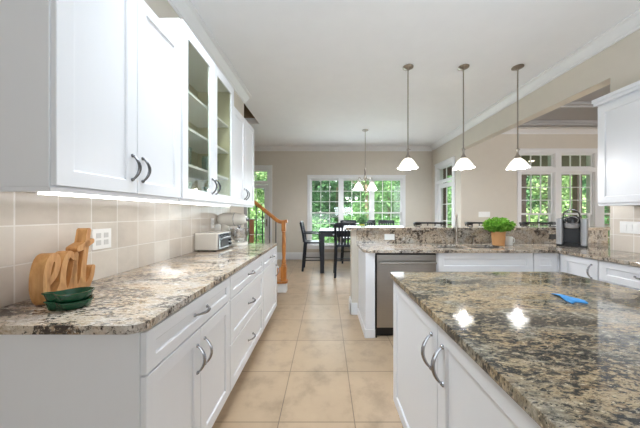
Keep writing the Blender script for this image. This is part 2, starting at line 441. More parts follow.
# far room back wall with windows
FW = [(4.255, 5.00), (5.135, 5.865), (6.07, 6.80)]
holes = []
for a0, a1 in FW: holes += [(a0, a1, .45, 2.19), (a0, a1, 2.28, 2.60)]
wf = MB()
for a0, a1, b0, b1 in cells(holes, XR + .15, 8.0, 0, ZC): wf.box(a0, a1, YF, YF + .15, b0, b1)
struct(wf.build('wall_far', M['wall']))
we = MB(); we.box(8.0, 8.12, -2.6, YF + .15, 0, ZC); struct(we.build('wall_far_right', M['wall']))

# backsplash tile on the left wall and the right wall
bs = MB(); bs.box(XL, XL + .008, 0.2, 3.24, CT + .001, 1.42); struct(bs.build('wall_tile_left', M['splash']))
br_ = MB(); br_.box(XR - .008, XR, 0.2, 2.485, CT + .001, 1.42); struct(br_.build('wall_tile_right', M['splash']))

# crown mouldings and baseboards
def crown(mb, p0, p1, n, h=.115, d=.12, zt=ZC):
    prof = [(0, -h), (.018, -h), (.022, -h + .018), (.04, -h + .03), (d * .62, -.045), (d * .72, -.028), (d - .012, -.022), (d, -.018), (d, -.001), (0, -.001)]
    mb.loft([[(p[0] + n[0] * a, p[1] + n[1] * a, zt + b) for a, b in prof] for p in (p0, p1)])
c = MB(); crown(c, (XL + .001, -2.6), (XL + .001, 3.79), (1, 0)); struct(c.build('trim_1', M['trim']))
c = MB(); crown(c, (-4, YB - .001), (XR, YB - .001), (0, -1)); struct(c.build('trim_2', M['trim']))
c = MB(); crown(c, (XR - .001, -2.6), (XR - .001, YB - .11), (-1, 0)); struct(c.build('trim_3', M['trim']))
c = MB(); crown(c, (XR + .15, YF - .001), (8, YF - .001), (0, -1)); struct(c.build('trim_4', M['trim']))
def baseboard(name, F, a0, a1):
    m = MB(); m.obox(F, a0, a1, .001, .17, .001, .016); m.obox(F, a0, a1, .17, .20, .001, .011); m.obox(F, a0, a1, .001, .02, .016, .026)
    struct(m.build(name, M['trim'], bevel=.003))
Fb = frame((0, YB), (1, 0), (0, -1))
baseboard('baseboard_back', Fb, -1.5, XR - .02)
baseboard('baseboard_far', frame((0, YF), (1, 0), (0, -1)), XR + .17, 7.9)
baseboard('baseboard_nook', frame((XR, 0), (0, 1), (-1, 0)), YF + .02, 5.47)

# ------------------------------------------------------------------ windows and doors
def sash(parent, F, a0, a1, b0, b1, cols, rows, c=-.06, fr=.032, pane='pane', mun=.016):
    m = MB()
    m.obox(F, a0, a1, b0, b0 + fr, c - .018, c + .018); m.obox(F, a0, a1, b1 - fr, b1, c - .018, c + .018)
    m.obox(F, a0, a0 + fr, b0 + fr, b1 - fr, c - .018, c + .018); m.obox(F, a1 - fr, a1, b0 + fr, b1 - fr, c - .018, c + .018)
    for i in range(1, cols):
        a = a0 + fr + (a1 - a0 - 2 * fr) * i / cols; m.obox(F, a - mun / 2, a + mun / 2, b0 + fr, b1 - fr, c - .011, c + .011)
    for j in range(1, rows):
        b = b0 + fr + (b1 - b0 - 2 * fr) * j / rows; m.obox(F, a0 + fr, a1 - fr, b - mun / 2, b + mun / 2, c - .010, c + .010)
    s = m.build('sash', M['trim'], parent)
    g = MB(); g.obox(F, a0 + fr, a1 - fr, b0 + fr, b1 - fr, c - .002, c + .002); g.build('pane', M['pane'], s)
    return s

def casing(parent, F, a0, a1, b0, b1, wd=.085, sill=False, name='casing', mulls=(), rails=()):
    m = MB()
    m.obox(F, a0 - wd, a0, b0, b1 + wd, .001, .024); m.obox(F, a1, a1 + wd, b0, b1 + wd, .001, .024); m.obox(F, a0, a1, b1, b1 + wd, .001, .024)
    m.obox(F, a0 - wd - .01, a1 + wd + .01, b1 + wd, b1 + wd + .02, .001, .034)
    for x0, x1 in mulls: m.obox(F, x0, x1, b0, b1, .001, .02)
    for z0, z1 in rails: m.obox(F, a0, a1, z0, z1, .001, .021)
    if sill: m.obox(F, a0 - wd - .02, a1 + wd + .02, b0 - .03, b0, .001, .05); m.obox(F, a0 - wd, a1 + wd, b0 - .11, b0 - .03, .001, .02)
    return m.build(name, M['trim'], parent, bevel=.003)

def jamb(parent, F, a0, a1, b0, b1, dep=.15, t=.012):
    m = MB(); m.obox(F, a0, a0 + t, b0, b1, -dep, 0); m.obox(F, a1 - t, a1, b0, b1, -dep, 0); m.obox(F, a0 + t, a1 - t, b1 - t, b1, -dep, 0); m.obox(F, a0 + t, a1 - t, b0, b0 + t, -dep, 0)
    m.build('jamb', M['trim'], parent)

def wempty(name, F, a, b):
    e = bpy.data.objects.new(name, None); COL.objects.link(e); e.location = F(a, b, 0); struct(e); return e

# triple window at the back
w1 = wempty('window_1', Fb, .85, .4)
casing(w1, Fb, W1[0], W1[1], W1[2], W1[3], .08, True, mulls=((.345, .49), (1.205, 1.345)))
jamb(w1, Fb, *W1)
mm = MB(); mm.obox(Fb, .385, .45, W1[2] + .012, W1[3] - .012, -.15, 0); mm.obox(Fb, 1.245, 1.305, W1[2] + .012, W1[3] - .012, -.15, 0); mm.build('mullion', M['trim'], w1)
for a0, a1 in ((-.425, .383), (.452, 1.243), (1.307, 2.115)):
    sash(w1, Fb, a0, a1, 1.285, 2.235, 3, 3, -.05); sash(w1, Fb, a0, a1, .415, 1.31, 3, 3, -.088)

def glazed_door(name, F, a0, a1, ztop, dh, cols=2, rows=4, handle=None):
    d = wempty(name, F, (a0 + a1) / 2, 0)
    casing(d, F, a0, a1, 0, ztop, .10, False, 'casing', rails=((dh, dh + .07),))
    jamb(d, F, a0, a1, .001, ztop)
    sash(d, F, a0 + .014, a1 - .014, dh + .07, ztop - .014, cols, 1, -.05, .03)
    m = MB(); st = .11
    A0, A1, B0, B1 = a0 + .016, a1 - .016, .015, dh - .004
    m.obox(F, A0, A0 + st, B0, B1, -.08, -.035); m.obox(F, A1 - st, A1, B0, B1, -.08, -.035)
    m.obox(F, A0 + st, A1 - st, B0, B0 + .24, -.08, -.035); m.obox(F, A0 + st, A1 - st, B1 - .11, B1, -.08, -.035)
    gw, gh = A1 - A0 - 2 * st, B1 - B0 - .35
    for i in range(1, cols): a = A0 + st + gw * i / cols; m.obox(F, a - .009, a + .009, B0 + .24, B1 - .11, -.068, -.045)
    for j in range(1, rows): b = B0 + .24 + gh * j / rows; m.obox(F, A0 + st, A1 - st, b - .009, b + .009, -.067, -.046)
    p = m.build('door_leaf', M['trim'], d)
    g = MB(); g.obox(F, A0 + st, A1 - st, B0 + .24, B1 - .11, -.059, -.055); g.build('pane', M['pane'], p)
    h = MB(); ha = A1 - .05 if handle == 'r' else A0 + .05
    h.obox(F, ha - .02, ha + .02, .92, 1.12, -.035, -.028); h.tube([F(ha, 1.0, -.03), F(ha, 1.0, .02), F(ha + (-.1 if handle == 'r' else .1), 1.0, .025)], .009)
    h.build('door_handle', M['nickel'], p)
    return d
glazed_door('door_1', Fb, D1[0], D1[1], D1[3], 2.10, 2, 4, 'r')
Fn = frame((XR, 0), (0, -1), (-1, 0))     # a = -Y
glazed_door('door_2', Fn, -D2[1], -D2[0], D2[3], 2.05, 2, 4, 'r')

# far-room windows (double hung below, transom above)
Ff = frame((0, YF), (1, 0), (0, -1))
for i, (a0, a1) in enumerate(FW):
    e = wempty('window_%d' % (i + 2), Ff, (a0 + a1) / 2, .45)
    jamb(e, Ff, a0, a1, .45, 2.19); jamb(e, Ff, a0, a1, 2.28, 2.60)
    sash(e, Ff, a0 + .013, a1 - .013, 2.293, 2.587, 3, 1, -.05, .025)
    sash(e, Ff, a0 + .013, a1 - .013, 1.255, 2.177, 3, 3, -.05, .035); sash(e, Ff, a0 + .013, a1 - .013, .463, 1.285, 3, 3, -.088, .035)
    if i == 0:
        casing(e, Ff, FW[0][0], FW[2][1], .45, 2.60, .075, True, mulls=((5.0, 5.135), (5.865, 6.07)), rails=((2.19, 2.28),))

# ------------------------------------------------------------------ cabinets
def shaker(F, a0, a1, b0, b1, t=.02, fr=.058, rec=.009):
    m = MB(); e = .004
    def ring(i, c): return [F(a0 + i, b0 + i, c), F(a1 - i, b0 + i, c), F(a1 - i, b1 - i, c), F(a0 + i, b1 - i, c)]
    fr = min(fr, (b1 - b0) * .32)
    m.loft([ring(0, .001), ring(0, t - .002), ring(.002, t), ring(fr, t), ring(fr + e, t - .003), ring(fr + e + .002, t - rec)])
    return m

def pull(F, a, b, c, L, vert, parent, met='chrome', bulge=.034):
    m = MB(); pts = []; rs = []
    for i in range(13):
        s = i / 12; q = (s - .5) * L; out = c + .003 + bulge * math.sin(PI * s) ** .75
        pts.append(F(a, b + q, out) if vert else F(a + q, b, out)); rs.append(.0045 + .0028 * math.sin(PI * s))
    m.tube(pts, rs, 8)
    for q in (-L / 2, L / 2):
        p = (a, b + q) if vert else (a + q, b)
        ring = lambda r, cc: [F(p[0] + r * math.cos(2 * PI * k / 8), p[1] + r * math.sin(2 * PI * k / 8), cc) for k in range(8)]
        m.loft([ring(.009, c + .0005), ring(.009, c + .004), ring(.004, c + .010)])
    return m.build('handle', M[met], parent, smooth=True)

def cabinet(name, label, group, F, w, d, z0, z1, fronts, toe=True, met='chrome'):
    """F has c = 0 on the carcass front"""
    t = thing(name, F(w / 2, 0 if toe else z0, -d / 2), label, 'cabinet', group)
    b = MB(); b.obox(F, .0005, w - .0005, z0, z1, -d, 0)
    b.build('body', M['cab'], t, bevel=.0015)
    if toe:
        k = MB(); k.obox(F, .0005, w - .0005, .0005, z0 - .0005, -d, -.055); k.build('toe_kick', M['toe'], t)
    for kind, a0, a1, b0, b1, hs in fronts:
        p = shaker(F, a0 + .0015, a1 - .0015, b0 + .0015, b1 - .0015).build(kind, M['cab'], t)
        for (ha, hb, L, v) in hs: pull(F, ha, hb, .0205, L, v, p, met)
    return t

LF = -.640                                          # left base carcass front (door faces 2 cm further out)
ys = [.822, 1.554, 2.38, 3.04]
DZ = (.72, .87)
def Fl(y): return frame((LF, y), (0, 1), (1, 0))
BD = LF - XL - .001
w_ = ys[1] - ys[0]
cabinet('base_cabinet', 'white base cabinet at the near end of the left counter, drawer over two doors', 'base cabinets under the left counter', Fl(ys[0]), w_, BD, .10, CB - .001,
        [('drawer', 0.004, w_ - .003, *DZ, [(w_ / 2, .80, .115, False)]),
         ('door', 0.004, w_ / 2, .115, .715, [(w_ / 2 - .035, .58, .13, True)]), ('door', w_ / 2, w_ - .003, .115, .715, [(w_ / 2 + .035, .58, .13, True)])])
w_ = ys[2] - ys[1]
cabinet('base_cabinet', 'white three-drawer base cabinet in the middle of the left counter run', 'base cabinets under the left counter', Fl(ys[1]), w_, BD, .10, CB - .001,
        [('drawer', .003, w_ - .003, *DZ, [(w_ / 2, .795, .115, False)]), ('drawer', .003, w_ - .003, .425, .715, [(w_ / 2, .565, .115, False)]), ('drawer', .003, w_ - .003, .115, .42, [(w_ / 2, .27, .115, False)])])
w_ = ys[3] - ys[2]
cabinet('base_cabinet', 'white base cabinet at the far stair end of the left counter, drawer over door', 'base cabinets under the left counter', Fl(ys[2]), w_, BD, .10, CB - .001,
        [('drawer', .003, w_ - .003, *DZ, [(w_ / 2, .795, .105, False)]), ('door', .003, w_ - .003, .115, .715, [(w_ - .08, .58, .13, True)])])

# left worktop
X0, X1, Y0, Y1 = XL + .001, -.617, .797, 3.055
r = .05
outer = [(X0, Y0)] + arc(X1 - r, Y0 + r, r, -90, 0) + arc(X1 - .02, Y1 - .02, .02, 0, 90, 4) + [(X0, Y1)]
m = MB(); m.slab(outer, CB, CT)
tag(m.build('granite_worktop', M['granite_l'], bevel=.004, base=((X0 + X1) / 2, (Y0 + Y1) / 2, CB)), 'pale speckled granite worktop with rounded corner on the long left cabinet run', 'countertop')

# left wall cabinets
UF = -.950
def Fu(y): return frame((UF, y), (0, 1), (1, 0))
UD = UF - XL - .009
uy = [.822, 1.545, 2.413, 3.12]
UZ0, UZ1 = 1.372, 2.39
def upper(label, y0, y1, hz, met='pewter'):
    w_ = y1 - y0; F = Fu(y0)
    t = cabinet('wall_cabinet', label, 'white wall cabinets over the left counter', F, w_, UD, UZ0, UZ1,
            [('door', .004, w_ / 2, UZ0 + .004, UZ1 - .02, [(w_ / 2 - .032, hz, .115, True)]), ('door', w_ / 2, w_ - .004, UZ0 + .004, UZ1 - .02, [(w_ / 2 + .032, hz, .115, True)])], False, met)
    v = MB(); v.obox(F, .0, w_ - .001, UZ0 - .016, UZ0 - .0005, -.02, 0.006); v.obox(F, .0, .018, UZ0 - .016, UZ0 - .0005, -UD, -.0205)
    v.build('light_rail', M['cab'], t)
    return t
upper('white two-door wall cabinet nearest the camera on the left wall', uy[0], uy[1], 1.50)
upper('white narrow two-door wall cabinet beyond the glass-fronted one, nearest the stairs', uy[2], uy[3], 1.50)

# glass-door cabinet
gw = uy[2] - uy[1]; GF = frame((UF + .006, uy[1]), (0, 1), (1, 0)); GD = UD + .006; GZ1 = 2.54
gc = thing('glass_cabinet', GF(gw / 2, UZ0, -GD / 2), 'tall white wall cabinet with two glass doors and shelves of glassware', 'cabinet', None)
b = MB(); tt = .018
b.obox(GF, .001, tt, UZ0, GZ1, -GD, 0); b.obox(GF, gw - tt, gw - .001, UZ0, GZ1, -GD, 0)
b.obox(GF, tt, gw - tt, UZ0, UZ0 + tt, -GD, 0); b.obox(GF, tt, gw - tt, GZ1 - .05, GZ1, -GD, 0)
b.build('body', M['cab'], gc)
b = MB(); b.obox(GF, tt, gw - tt, UZ0 + tt, GZ1 - .05, -GD + .001, -GD + .01); b.obox(GF, tt, tt + .003, UZ0 + tt, GZ1 - .05, -GD + .01, -.004); b.obox(GF, gw - tt - .003, gw - tt, UZ0 + tt, GZ1 - .05, -GD + .01, -.004)
b.build('lining', M['cab_in'], gc)
SH = [1.615, 1.875, 2.135]
for z in SH:
    b = MB(); b.obox(GF, tt + .004, gw - tt - .004, z, z + .018, -GD + .011, -.03); b.build('shelf', M['cab'], gc)
b = MB(); b.obox(GF, 0, gw - .001, UZ0 - .016, UZ0 - .0005, -.02, .006); b.build('light_rail', M['cab'], gc)
for s in (0, 1):
    a0, a1 = (.004, gw / 2 - .0015) if s == 0 else (gw / 2 + .0015, gw - .004); B0, B1 = UZ0 + .004, GZ1 - .006; fr = .062; t = .02
    d = MB(); d.obox(GF, a0, a0 + fr, B0, B1, .001, t); d.obox(GF, a1 - fr, a1, B0, B1, .001, t); d.obox(GF, a0 + fr, a1 - fr, B0, B0 + fr + .01, .001, t); d.obox(GF, a0 + fr, a1 - fr, B1 - fr - .02, B1, .001, t)
    d = d.build('door', M['cab'], gc, bevel=.002)
    g = MB(); g.obox(GF, a0 + fr, a1 - fr, B0 + fr + .01, B1 - fr - .02, .008, .012); g.build('pane', M['cabpane'], d)
    pull(GF, gw / 2 + (-.032 if s == 0 else .032), 1.50, .0205, .115, True, d, 'pewter')

# glassware and dishes inside
def tumbler(a, c, z, h=.11, r=.033):
    p = GF(a, z, c); m = MB()
    m.lathe([(r * .8, .0), (r, h), (r - .003, h), (r * .8 - .003, .008)], p, 16)
    return m.build('drinking_glass', M['tumbler'], smooth=True, base=p)
def bowl(a, c, z, r=.06, h=.05):
    p = GF(a, z, c); m = MB()
    m.lathe([(r * .45, 0), (r * .75, h * .35), (r, h), (r - .004, h), (r * .7, h * .42), (r * .3, .008)], p, 20)
    return m.build('bowl', M['ceramic'], smooth=True, base=p)
row_names = [(UZ0 + tt + .001, 'bottom'), (SH[0] + .019, 'lowest middle'), (SH[1] + .019, 'upper middle')]
for zi, (z, nm) in enumerate(row_names[:2]):
    for k, a in enumerate((.10, .18, .26, .34, .55, .63, .71, .79)):
        if zi == 0 and k in (1, 5): continue
        o = tumbler(a, -.10 - .05 * (k % 2), z + .0005, .12 if zi == 0 else .14)
        tag(o, 'clear drinking glass standing on the %s of the glass-door cabinet' % ('floor' if zi == 0 else 'lowest loose shelf'), 'glass', 'glasses on the %s' % ('cabinet floor' if zi == 0 else 'lowest shelf'))
for j, a in enumerate((.18, .63)):
    for k in range(3):
        tag(bowl(a, -.20, UZ0 + tt + .0015 + k * .022, .065, .05), 'white bowl in the nested stack behind the %s glass door, %s' % (('near', 'far')[j], ('lowest', 'middle', 'topmost')[k]), 'bowl', 'stacked white bowls in glass cabinet')
for j, a in enumerate((.14, .62)):
    tag(bowl(a, -.12, SH[2] + .019, .05, .07), 'deep white bowl on the top shelf behind the %s glass door' % ('near', 'far')[j], 'bowl', 'white bowls on the top shelf')

# under-cabinet lights
def led(y0, y1, label):
    m = MB(); m.box(UF - .075, UF - .004, y0, y1, UZ0 - .0245, UZ0 - .0165)
    tag(m.build('under_cabinet_light', M['led'], base=(UF - .05, (y0 + y1) / 2, UZ0 - .0265)), label, 'light', 'light bars under the wall cabinets')
led(uy[0] + .03, uy[1] - .03, 'glowing white light bar under the nearest wall cabinet on the left')
led(uy[1] + .04, uy[2] - .04, 'glowing white light bar under the glass-door wall cabinet')

# right wall cabinet over the right counter
RUF = 2.64
Fr = frame((RUF, 2.33), (0, -1), (-1, 0))
rw = .92
rc = cabinet('wall_cabinet', 'white wall cabinet with small crown over the right counter', None, Fr, rw, XR - RUF - .009, 1.372, 2.32,
        [('door', .012, rw - .004, 1.376, 2.30, [(rw - .05, 1.5, .115, True)])], False)
c = MB(); c.obox(Fr, -.012, rw + .01, 2.3205, 2.35, -.30, .034); c.obox(Fr, -.02, rw + .01, 2.35, 2.385, -.30, .042); c.build('crown', M['cab'], rc, bevel=.004)
c = MB(); c.obox(Fr, .012, rw - .004, 1.352, 1.3715, -.29, .008); c.build('light_rail', M['cab'], rc, bevel=.002)

# ------------------------------------------------------------------ peninsula
PF = 2.49                                           # carcass front
Fp = frame((0, PF), (1, 0), (0, -1))
def Fpx(x): return frame((x, PF), (1, 0), (0, -1))
PB = 3.019
PD = PB - PF
# end filler panel
ep = thing('end_panel', (.46, 2.75, 0), 'white end panel left of the dishwasher on the sink peninsula', 'panel')
m = MB(); m.box(.407, .505, PF - .02, PB - .001, .001, CB - .001); m.build('panel', M['cab'], ep, bevel=.003)
m = MB(); m.box(.397, .4065, PF - .028, PB - .001, .001, .09); m.box(.397, .505, PF - .03, PF - .0205, .001, .09); m.build('base_board', M['trim'], ep, bevel=.003)
# dishwasher
dx0, dx1 = .512, 1.137
dw = thing('dishwasher', ((dx0 + dx1) / 2, PF + .25, 0), 'stainless steel dishwasher with bar handle under the sink counter', 'dishwasher')
m = MB(); m.box(dx0, dx1, PF + .012, PB - .002, .02, CB - .002); m.build('body', M['black'], dw)
m = MB(); m.box(dx0 + .012, dx1 - .004, PF - .022, PF + .011, .105, .855); m.build('door', M['steel'], dw, bevel=.004)
m = MB(); m.box(dx0 + .012, dx1 - .004, PF - .019, PF + .011, .8555, .866); m.build('control_strip', M['black'], dw)
m = MB(); m.tube([(dx0 + .035, PF - .062, .778), (dx1 - .02, PF - .062, .778)], .0125, 10)
for x in (dx0 + .06, dx1 - .05): m.tube([(x, PF - .062, .778), (x, PF - .023, .778)], .008, 8)
m.build('handle', M['steel'], dw, smooth=True)
m = MB(); m.box(dx0 + .012, dx1 - .004, PF + .03, PF + .04, .001, .10); m.build('toe_kick', M['black'], dw)
m = MB(); m.box(dx0 + .001, dx0 + .011, PF - .02, PF + .0115, .001, .866); m.build('gasket', M['black'], dw)

# sink base and narrow cabinet
w_ = 2.135 - 1.145
cabinet('sink_cabinet', 'white sink base cabinet with a wide false drawer front beside the dishwasher', None, Fpx(1.145), w_, PD - .001, .10, .66,
        [('door', .01, w_ / 2, .115, .655, [(w_ / 2 - .035, .56, .13, True)]), ('door', w_ / 2, w_ - .003, .115, .655, [(w_ / 2 + .035, .56, .13, True)])])
sk = [o for o in COL.objects if o.name.startswith('sink_cabinet')][0]
m = MB(); m.obox(Fpx(1.145), .0005, w_ - .0005, .6605, CB - .001, -.03, 0); m.build('front_rail', M['cab'], sk)
shaker(Fpx(1.145), .01, w_ - .003, .68, .872).build('false_drawer_front', M['cab'], sk)
w_ = 2.40 - 2.137
cabinet('base_cabinet', 'narrow white base cabinet between sink cabinet and right-hand inside corner', None, Fpx(2.137), w_, PD - .001, .10, CB - .001,
        [('drawer', .003, w_ - .0165, .68, .872, []), ('door', .003, w_ - .0165, .115, .675, [])])
nc = COL.objects[-1]
while nc.parent: nc = nc.parent
m = MB(); m.box(2.3845, 2.4035, PF - .021, PF - .0005, .10, CB - .002); m.build('filler', M['cab'], nc)
# right run
RF = 2.405
Frr = frame((RF, PF - .022), (0, -1), (-1, 0))
RD = XR - RF - .009
w1_ = PF - .022 - 2.105
cabinet('base_cabinet', 'white corner base cabinet with one tall door at the inside corner below the coffee maker', 'base cabinets under the right counter', Frr, w1_, RD, .10, CB - .001,
        [('door', .03, w1_ - .003, .115, .872, [(w1_ - .05, .76, .12, True)])])
Fr2 = frame((RF, 2.103), (0, -1), (-1, 0)); w2_ = .62
cabinet('base_cabinet', 'white base cabinet with wide drawers along the right wall counter', 'base cabinets under the right counter', Fr2, w2_, RD, .10, CB - .001,
        [('drawer', .003, w2_ - .003, .70, .872, [(w2_ / 2, .79, .115, False)]), ('drawer', .003, w2_ - .003, .41, .695, [(w2_ / 2, .56, .115, False)]), ('drawer', .003, w2_ - .003, .115, .405, [(w2_ / 2, .27, .115, False)])])
Fr3 = frame((RF, 1.482), (0, -1), (-1, 0)); w3_ = .62
cabinet('base_cabinet', 'white two-door base cabinet behind the island at the right wall', 'base cabinets under the right counter', Fr3, w3_, RD, .10, CB - .001,
        [('door', .003, w3_ / 2, .115, .872, [(w3_ / 2 - .035, .72, .12, True)]), ('door', w3_ / 2, w3_ - .003, .115, .872, [(w3_ / 2 + .035, .72, .12, True)])])

# L-shaped worktop with two sink cut-outs
def rrect(x0, x1, y0, y1, r, n=5):
    return arc(x1 - r, y0 + r, r, -90, 0, n) + arc(x1 - r, y1 - r, r, 0, 90, n) + arc(x0 + r, y1 - r, r, 90, 180, n) + arc(x0 + r, y0 + r, r, 180, 270, n)
S1 = (1.215, 1.545, 2.56, 2.89); S2 = (1.585, 1.99, 2.56, 2.89)
ye = 2.44; xe = 2.362
outer = arc(.385 + .09, ye + .09, .09, 180, 270, 6) + [(xe - .06, ye)] + list(reversed(arc(xe - .06, ye - .06, .06, 0, 90, 5)))[1:] + [(xe, .86), (XR - .010, .86), (XR - .010, 2.494), (XR + .16, 2.494), (3.55, 2.494), (3.55, PB), (.385, PB)]
m = MB(); m.slab(outer, CB, CT, [list(reversed(rrect(*S1, .09))), list(reversed(rrect(*S2, .09)))])
tag(m.build('granite_worktop', M['granite_p'], bevel=.004, base=(1.4, 2.7, CB)), 'sand coloured granite worktop holding the sink and running round the right corner', 'countertop')
# support beyond the wall end
m = MB(); m.box(XR - .008, 3.53, 2.52, PB - .001, .001, CB - .001)
tag(m.build('corner_cabinet', M['cab'], bevel=.003, base=(3.24, 2.75, 0)), 'white boxed-in cabinet end under the coffee maker corner of the counter', 'cabinet')

# sink
sk = thing('sink', (1.62, 2.73, .68), 'undermount steel double-bowl sink set in the peninsula counter', 'sink')
for (x0, x1, y0, y1) in (S1, S2):
    m = MB()
    rg = lambda i, z, rr=.09: [(x, y, z) for x, y in rrect(x0 + i, x1 - i, y0 + i, y1 - i, rr)]
    m.loft([rg(-.012, CB - .0008), rg(-.012, .70), rg(.015, .685), rg(.02, .69), rg(-.006, .71), rg(-.006, CB - .0008)], True, False)
    m.bm.faces.new([v for v in m.bm.verts][3 * 24:4 * 24]) if len(m.bm.verts) >= 96 else None
    m.build('basin', M['sinkmetal'], sk, smooth=True)

# faucet
fp = (1.60, 2.945, CT)
fa = thing('faucet', fp, 'tall slim gooseneck faucet standing behind the double sink', 'faucet')
m = MB(); m.lathe([(.028, .0005), (.028, .012), (.019, .02), (.017, .10), (.013, .115)], fp, 16); m.build('base', M['nickel'], fa, smooth=True)
pts = [(fp[0], fp[1], CT + .10), (fp[0], fp[1], CT + .27)] + [(fp[0] - .478 * (.075 - .075 * math.cos(t)), fp[1] - .878 * (.075 - .075 * math.cos(t)), CT + .27 + .085 * math.sin(t)) for t in [PI * k / 10 for k in range(1, 11)]] + [(fp[0] - .072, fp[1] - .132, CT + .20)]
m = MB(); m.tube(pts, .012, 10); m.build('spout', M['nickel'], fa, smooth=True)
m = MB(); m.lathe([(.013, 0), (.017, .02), (.018, .09), (.014, .10)], (fp[0] - .072, fp[1] - .132, CT + .115), 14); m.build('spray_head', M['nickel'], fa, smooth=True)
m = MB(); m.tube([(fp[0] + .016, fp[1], CT + .06), (fp[0] + .045, fp[1], CT + .065), (fp[0] + .095, fp[1] - .01, CT + .10)], [.012, .01, .006], 8); m.build('lever', M['nickel'], fa, smooth=True)
sp = (1.815, 2.955, CT)
sd = thing('soap_dispenser', sp, 'small brushed soap dispenser to the left of the potted herb', 'dispenser')
m = MB(); m.lathe([(.018, .0005), (.018, .008), (.012, .012), (.012, .07)], sp, 14); m.build('body', M['nickel'], sd, smooth=True)
m = MB(); m.tube([(sp[0], sp[1], CT + .0705), (sp[0], sp[1], CT + .095), (sp[0], sp[1] - .06, CT + .092)], .007, 8); m.build('pump', M['nickel'], sd, smooth=True)

# raised bar: half wall, granite splash, bar top
m = MB(); m.box(.325, 3.55, 3.045, 3.20, .001, 1.071)
struct(m.build('wall_bar', M['wall']))
m = MB(); m.box(.306, .324, 3.03, 3.21, .001, .15); m.box(.306, .40, 3.03, 3.044, .001, .15); m.box(.311, .324, 3.036, 3.206, .15, .18)
struct(m.build('baseboard_bar', M['trim'], bevel=.004))
m = MB(); m.box(.385, 3.55, PB + .0015, 3.0445, CT + .0005, 1.071)
tag(m.build('granite_splash', M['granite_p'], base=(2, 3.03, CT)), 'upright granite splash between sink counter and raised bar', 'backsplash')
outer = arc(.25 + .06, 2.975 + .06, .06, 180, 270, 5) + [(3.58, 2.975), (3.58, 3.42)] + arc(.25 + .06, 3.42 - .06, .06, 90, 180, 5)
m = MB(); m.slab(outer, 1.0715, 1.106)
tag(m.build('bar_counter', M['granite_p'], bevel=.005, base=(1.9, 3.2, 1.0715)), 'long raised granite bar top behind the sink', 'countertop')

# ------------------------------------------------------------------ island
IF = .440
Fi = frame((IF, 1.505), (0, -1), (-1, 0))
yD = 1.505 - .905
cabinet('island_cabinet', 'white island cabinet with paired doors facing the aisle, nearest the dishwasher', 'island cabinets', Fi, 2 * yD, .62, .10, CB - .001,
        [('door', .004, yD, .115, .872, [(yD - .045, .735, .135, True)]), ('door', yD, 2 * yD - .003, .115, .872, [(yD + .045, .735, .135, True)])])
m = MB(); m.box(IF + .622, 1.46, -.3, 1.505, .001, CB - .001)
tag(m.build('island_cabinet', M['cab'], bevel=.003, base=(1.26, .6, 0)), 'white back half of the island beneath the granite slab', 'cabinet', 'island cabinets')
m = MB(); m.box(IF, IF + .621, -.3, .302, .001, CB - .001)
tag(m.build('island_cabinet', M['cab'], bevel=.003, base=(.75, 0, 0)), 'plain white near end of the island below the slab', 'cabinet', 'island cabinets')
r = .03
outer = [(.404, -.35), (1.515, -.35)] + arc(1.515 - r, 1.538 - r, r, 0, 90, 4) + arc(.404 + r, 1.538 - r, r, 90, 180, 4)
m = MB(); m.slab(outer, CB, CT)
tag(m.build('island_worktop', M['granite_i'], bevel=.006, base=(.95, .6, CB)), 'large tan and black speckled granite slab on the island', 'countertop')

# blue reflection on the island granite, added as a thin coloured sheet
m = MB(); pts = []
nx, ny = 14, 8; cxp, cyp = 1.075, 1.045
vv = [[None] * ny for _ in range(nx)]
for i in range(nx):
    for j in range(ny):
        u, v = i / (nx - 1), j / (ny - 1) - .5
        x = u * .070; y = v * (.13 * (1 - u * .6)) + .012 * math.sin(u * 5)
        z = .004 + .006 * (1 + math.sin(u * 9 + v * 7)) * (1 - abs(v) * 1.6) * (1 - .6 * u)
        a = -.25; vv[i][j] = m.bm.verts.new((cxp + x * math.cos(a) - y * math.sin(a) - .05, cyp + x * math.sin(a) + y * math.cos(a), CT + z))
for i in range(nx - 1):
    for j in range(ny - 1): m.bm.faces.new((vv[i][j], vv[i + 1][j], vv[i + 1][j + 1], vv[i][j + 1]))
o = m.build('blue_reflection', M['reflection'], smooth=True, base=(cxp, cyp, CT))
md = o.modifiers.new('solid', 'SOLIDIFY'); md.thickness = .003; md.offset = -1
tag(o, 'small bright blue sheet standing in for a reflection on the island granite', 'reflection')

# ------------------------------------------------------------------ plates on walls
def plate(name, F, a, b, n, label, group=None, w=None, h=.115, mats='white_pl', rocker=False):
    w = w or .07 + .046 * (n - 1)
    t = thing(name, F(a, b, 0), label, 'outlet' if 'outlet' in name else 'switch', group)
    m = MB(); m.obox(F, a - w / 2, a + w / 2, b - h / 2, b + h / 2, .0005, .006); m.build('cover_plate', M[mats], t, bevel=.002)
    for k in range(n):
        ac = a + (k - (n - 1) / 2) * .046
        m = MB()
        if rocker: m.obox(F, ac - .015, ac + .015, b - .032, b + .032, .0062, .010)
        else:
            for q in (-.02, .02): m.obox(F, ac - .014, ac + .014, b + q - .014, b + q + .014, .0062, .008)
        m.build('rocker' if rocker else 'socket', M['slot' if not rocker else 'white_pl'], t, bevel=.001)
    return t
Fwl = frame((XL + .008, 0), (0, 1), (1, 0))
plate('outlet_plate', Fwl, 1.375, 1.135, 2, 'double white outlet plate on the tile behind the wooden sign')
plate('outlet_plate', Fwl, 2.72, 1.17, 1, 'single white outlet plate on the tile behind the toaster oven')
Fsp = frame((0, PB + .0012), (1, 0), (0, -1))
o = thing('outlet_plate', Fsp(.80, .985, 0), 'horizontal white outlet plate on the granite splash over the dishwasher', 'outlet')
m = MB(); m.obox(Fsp, .735, .862, .948, 1.022, .0005, .006); m.build('cover_plate', M['white_pl'], o, bevel=.002)
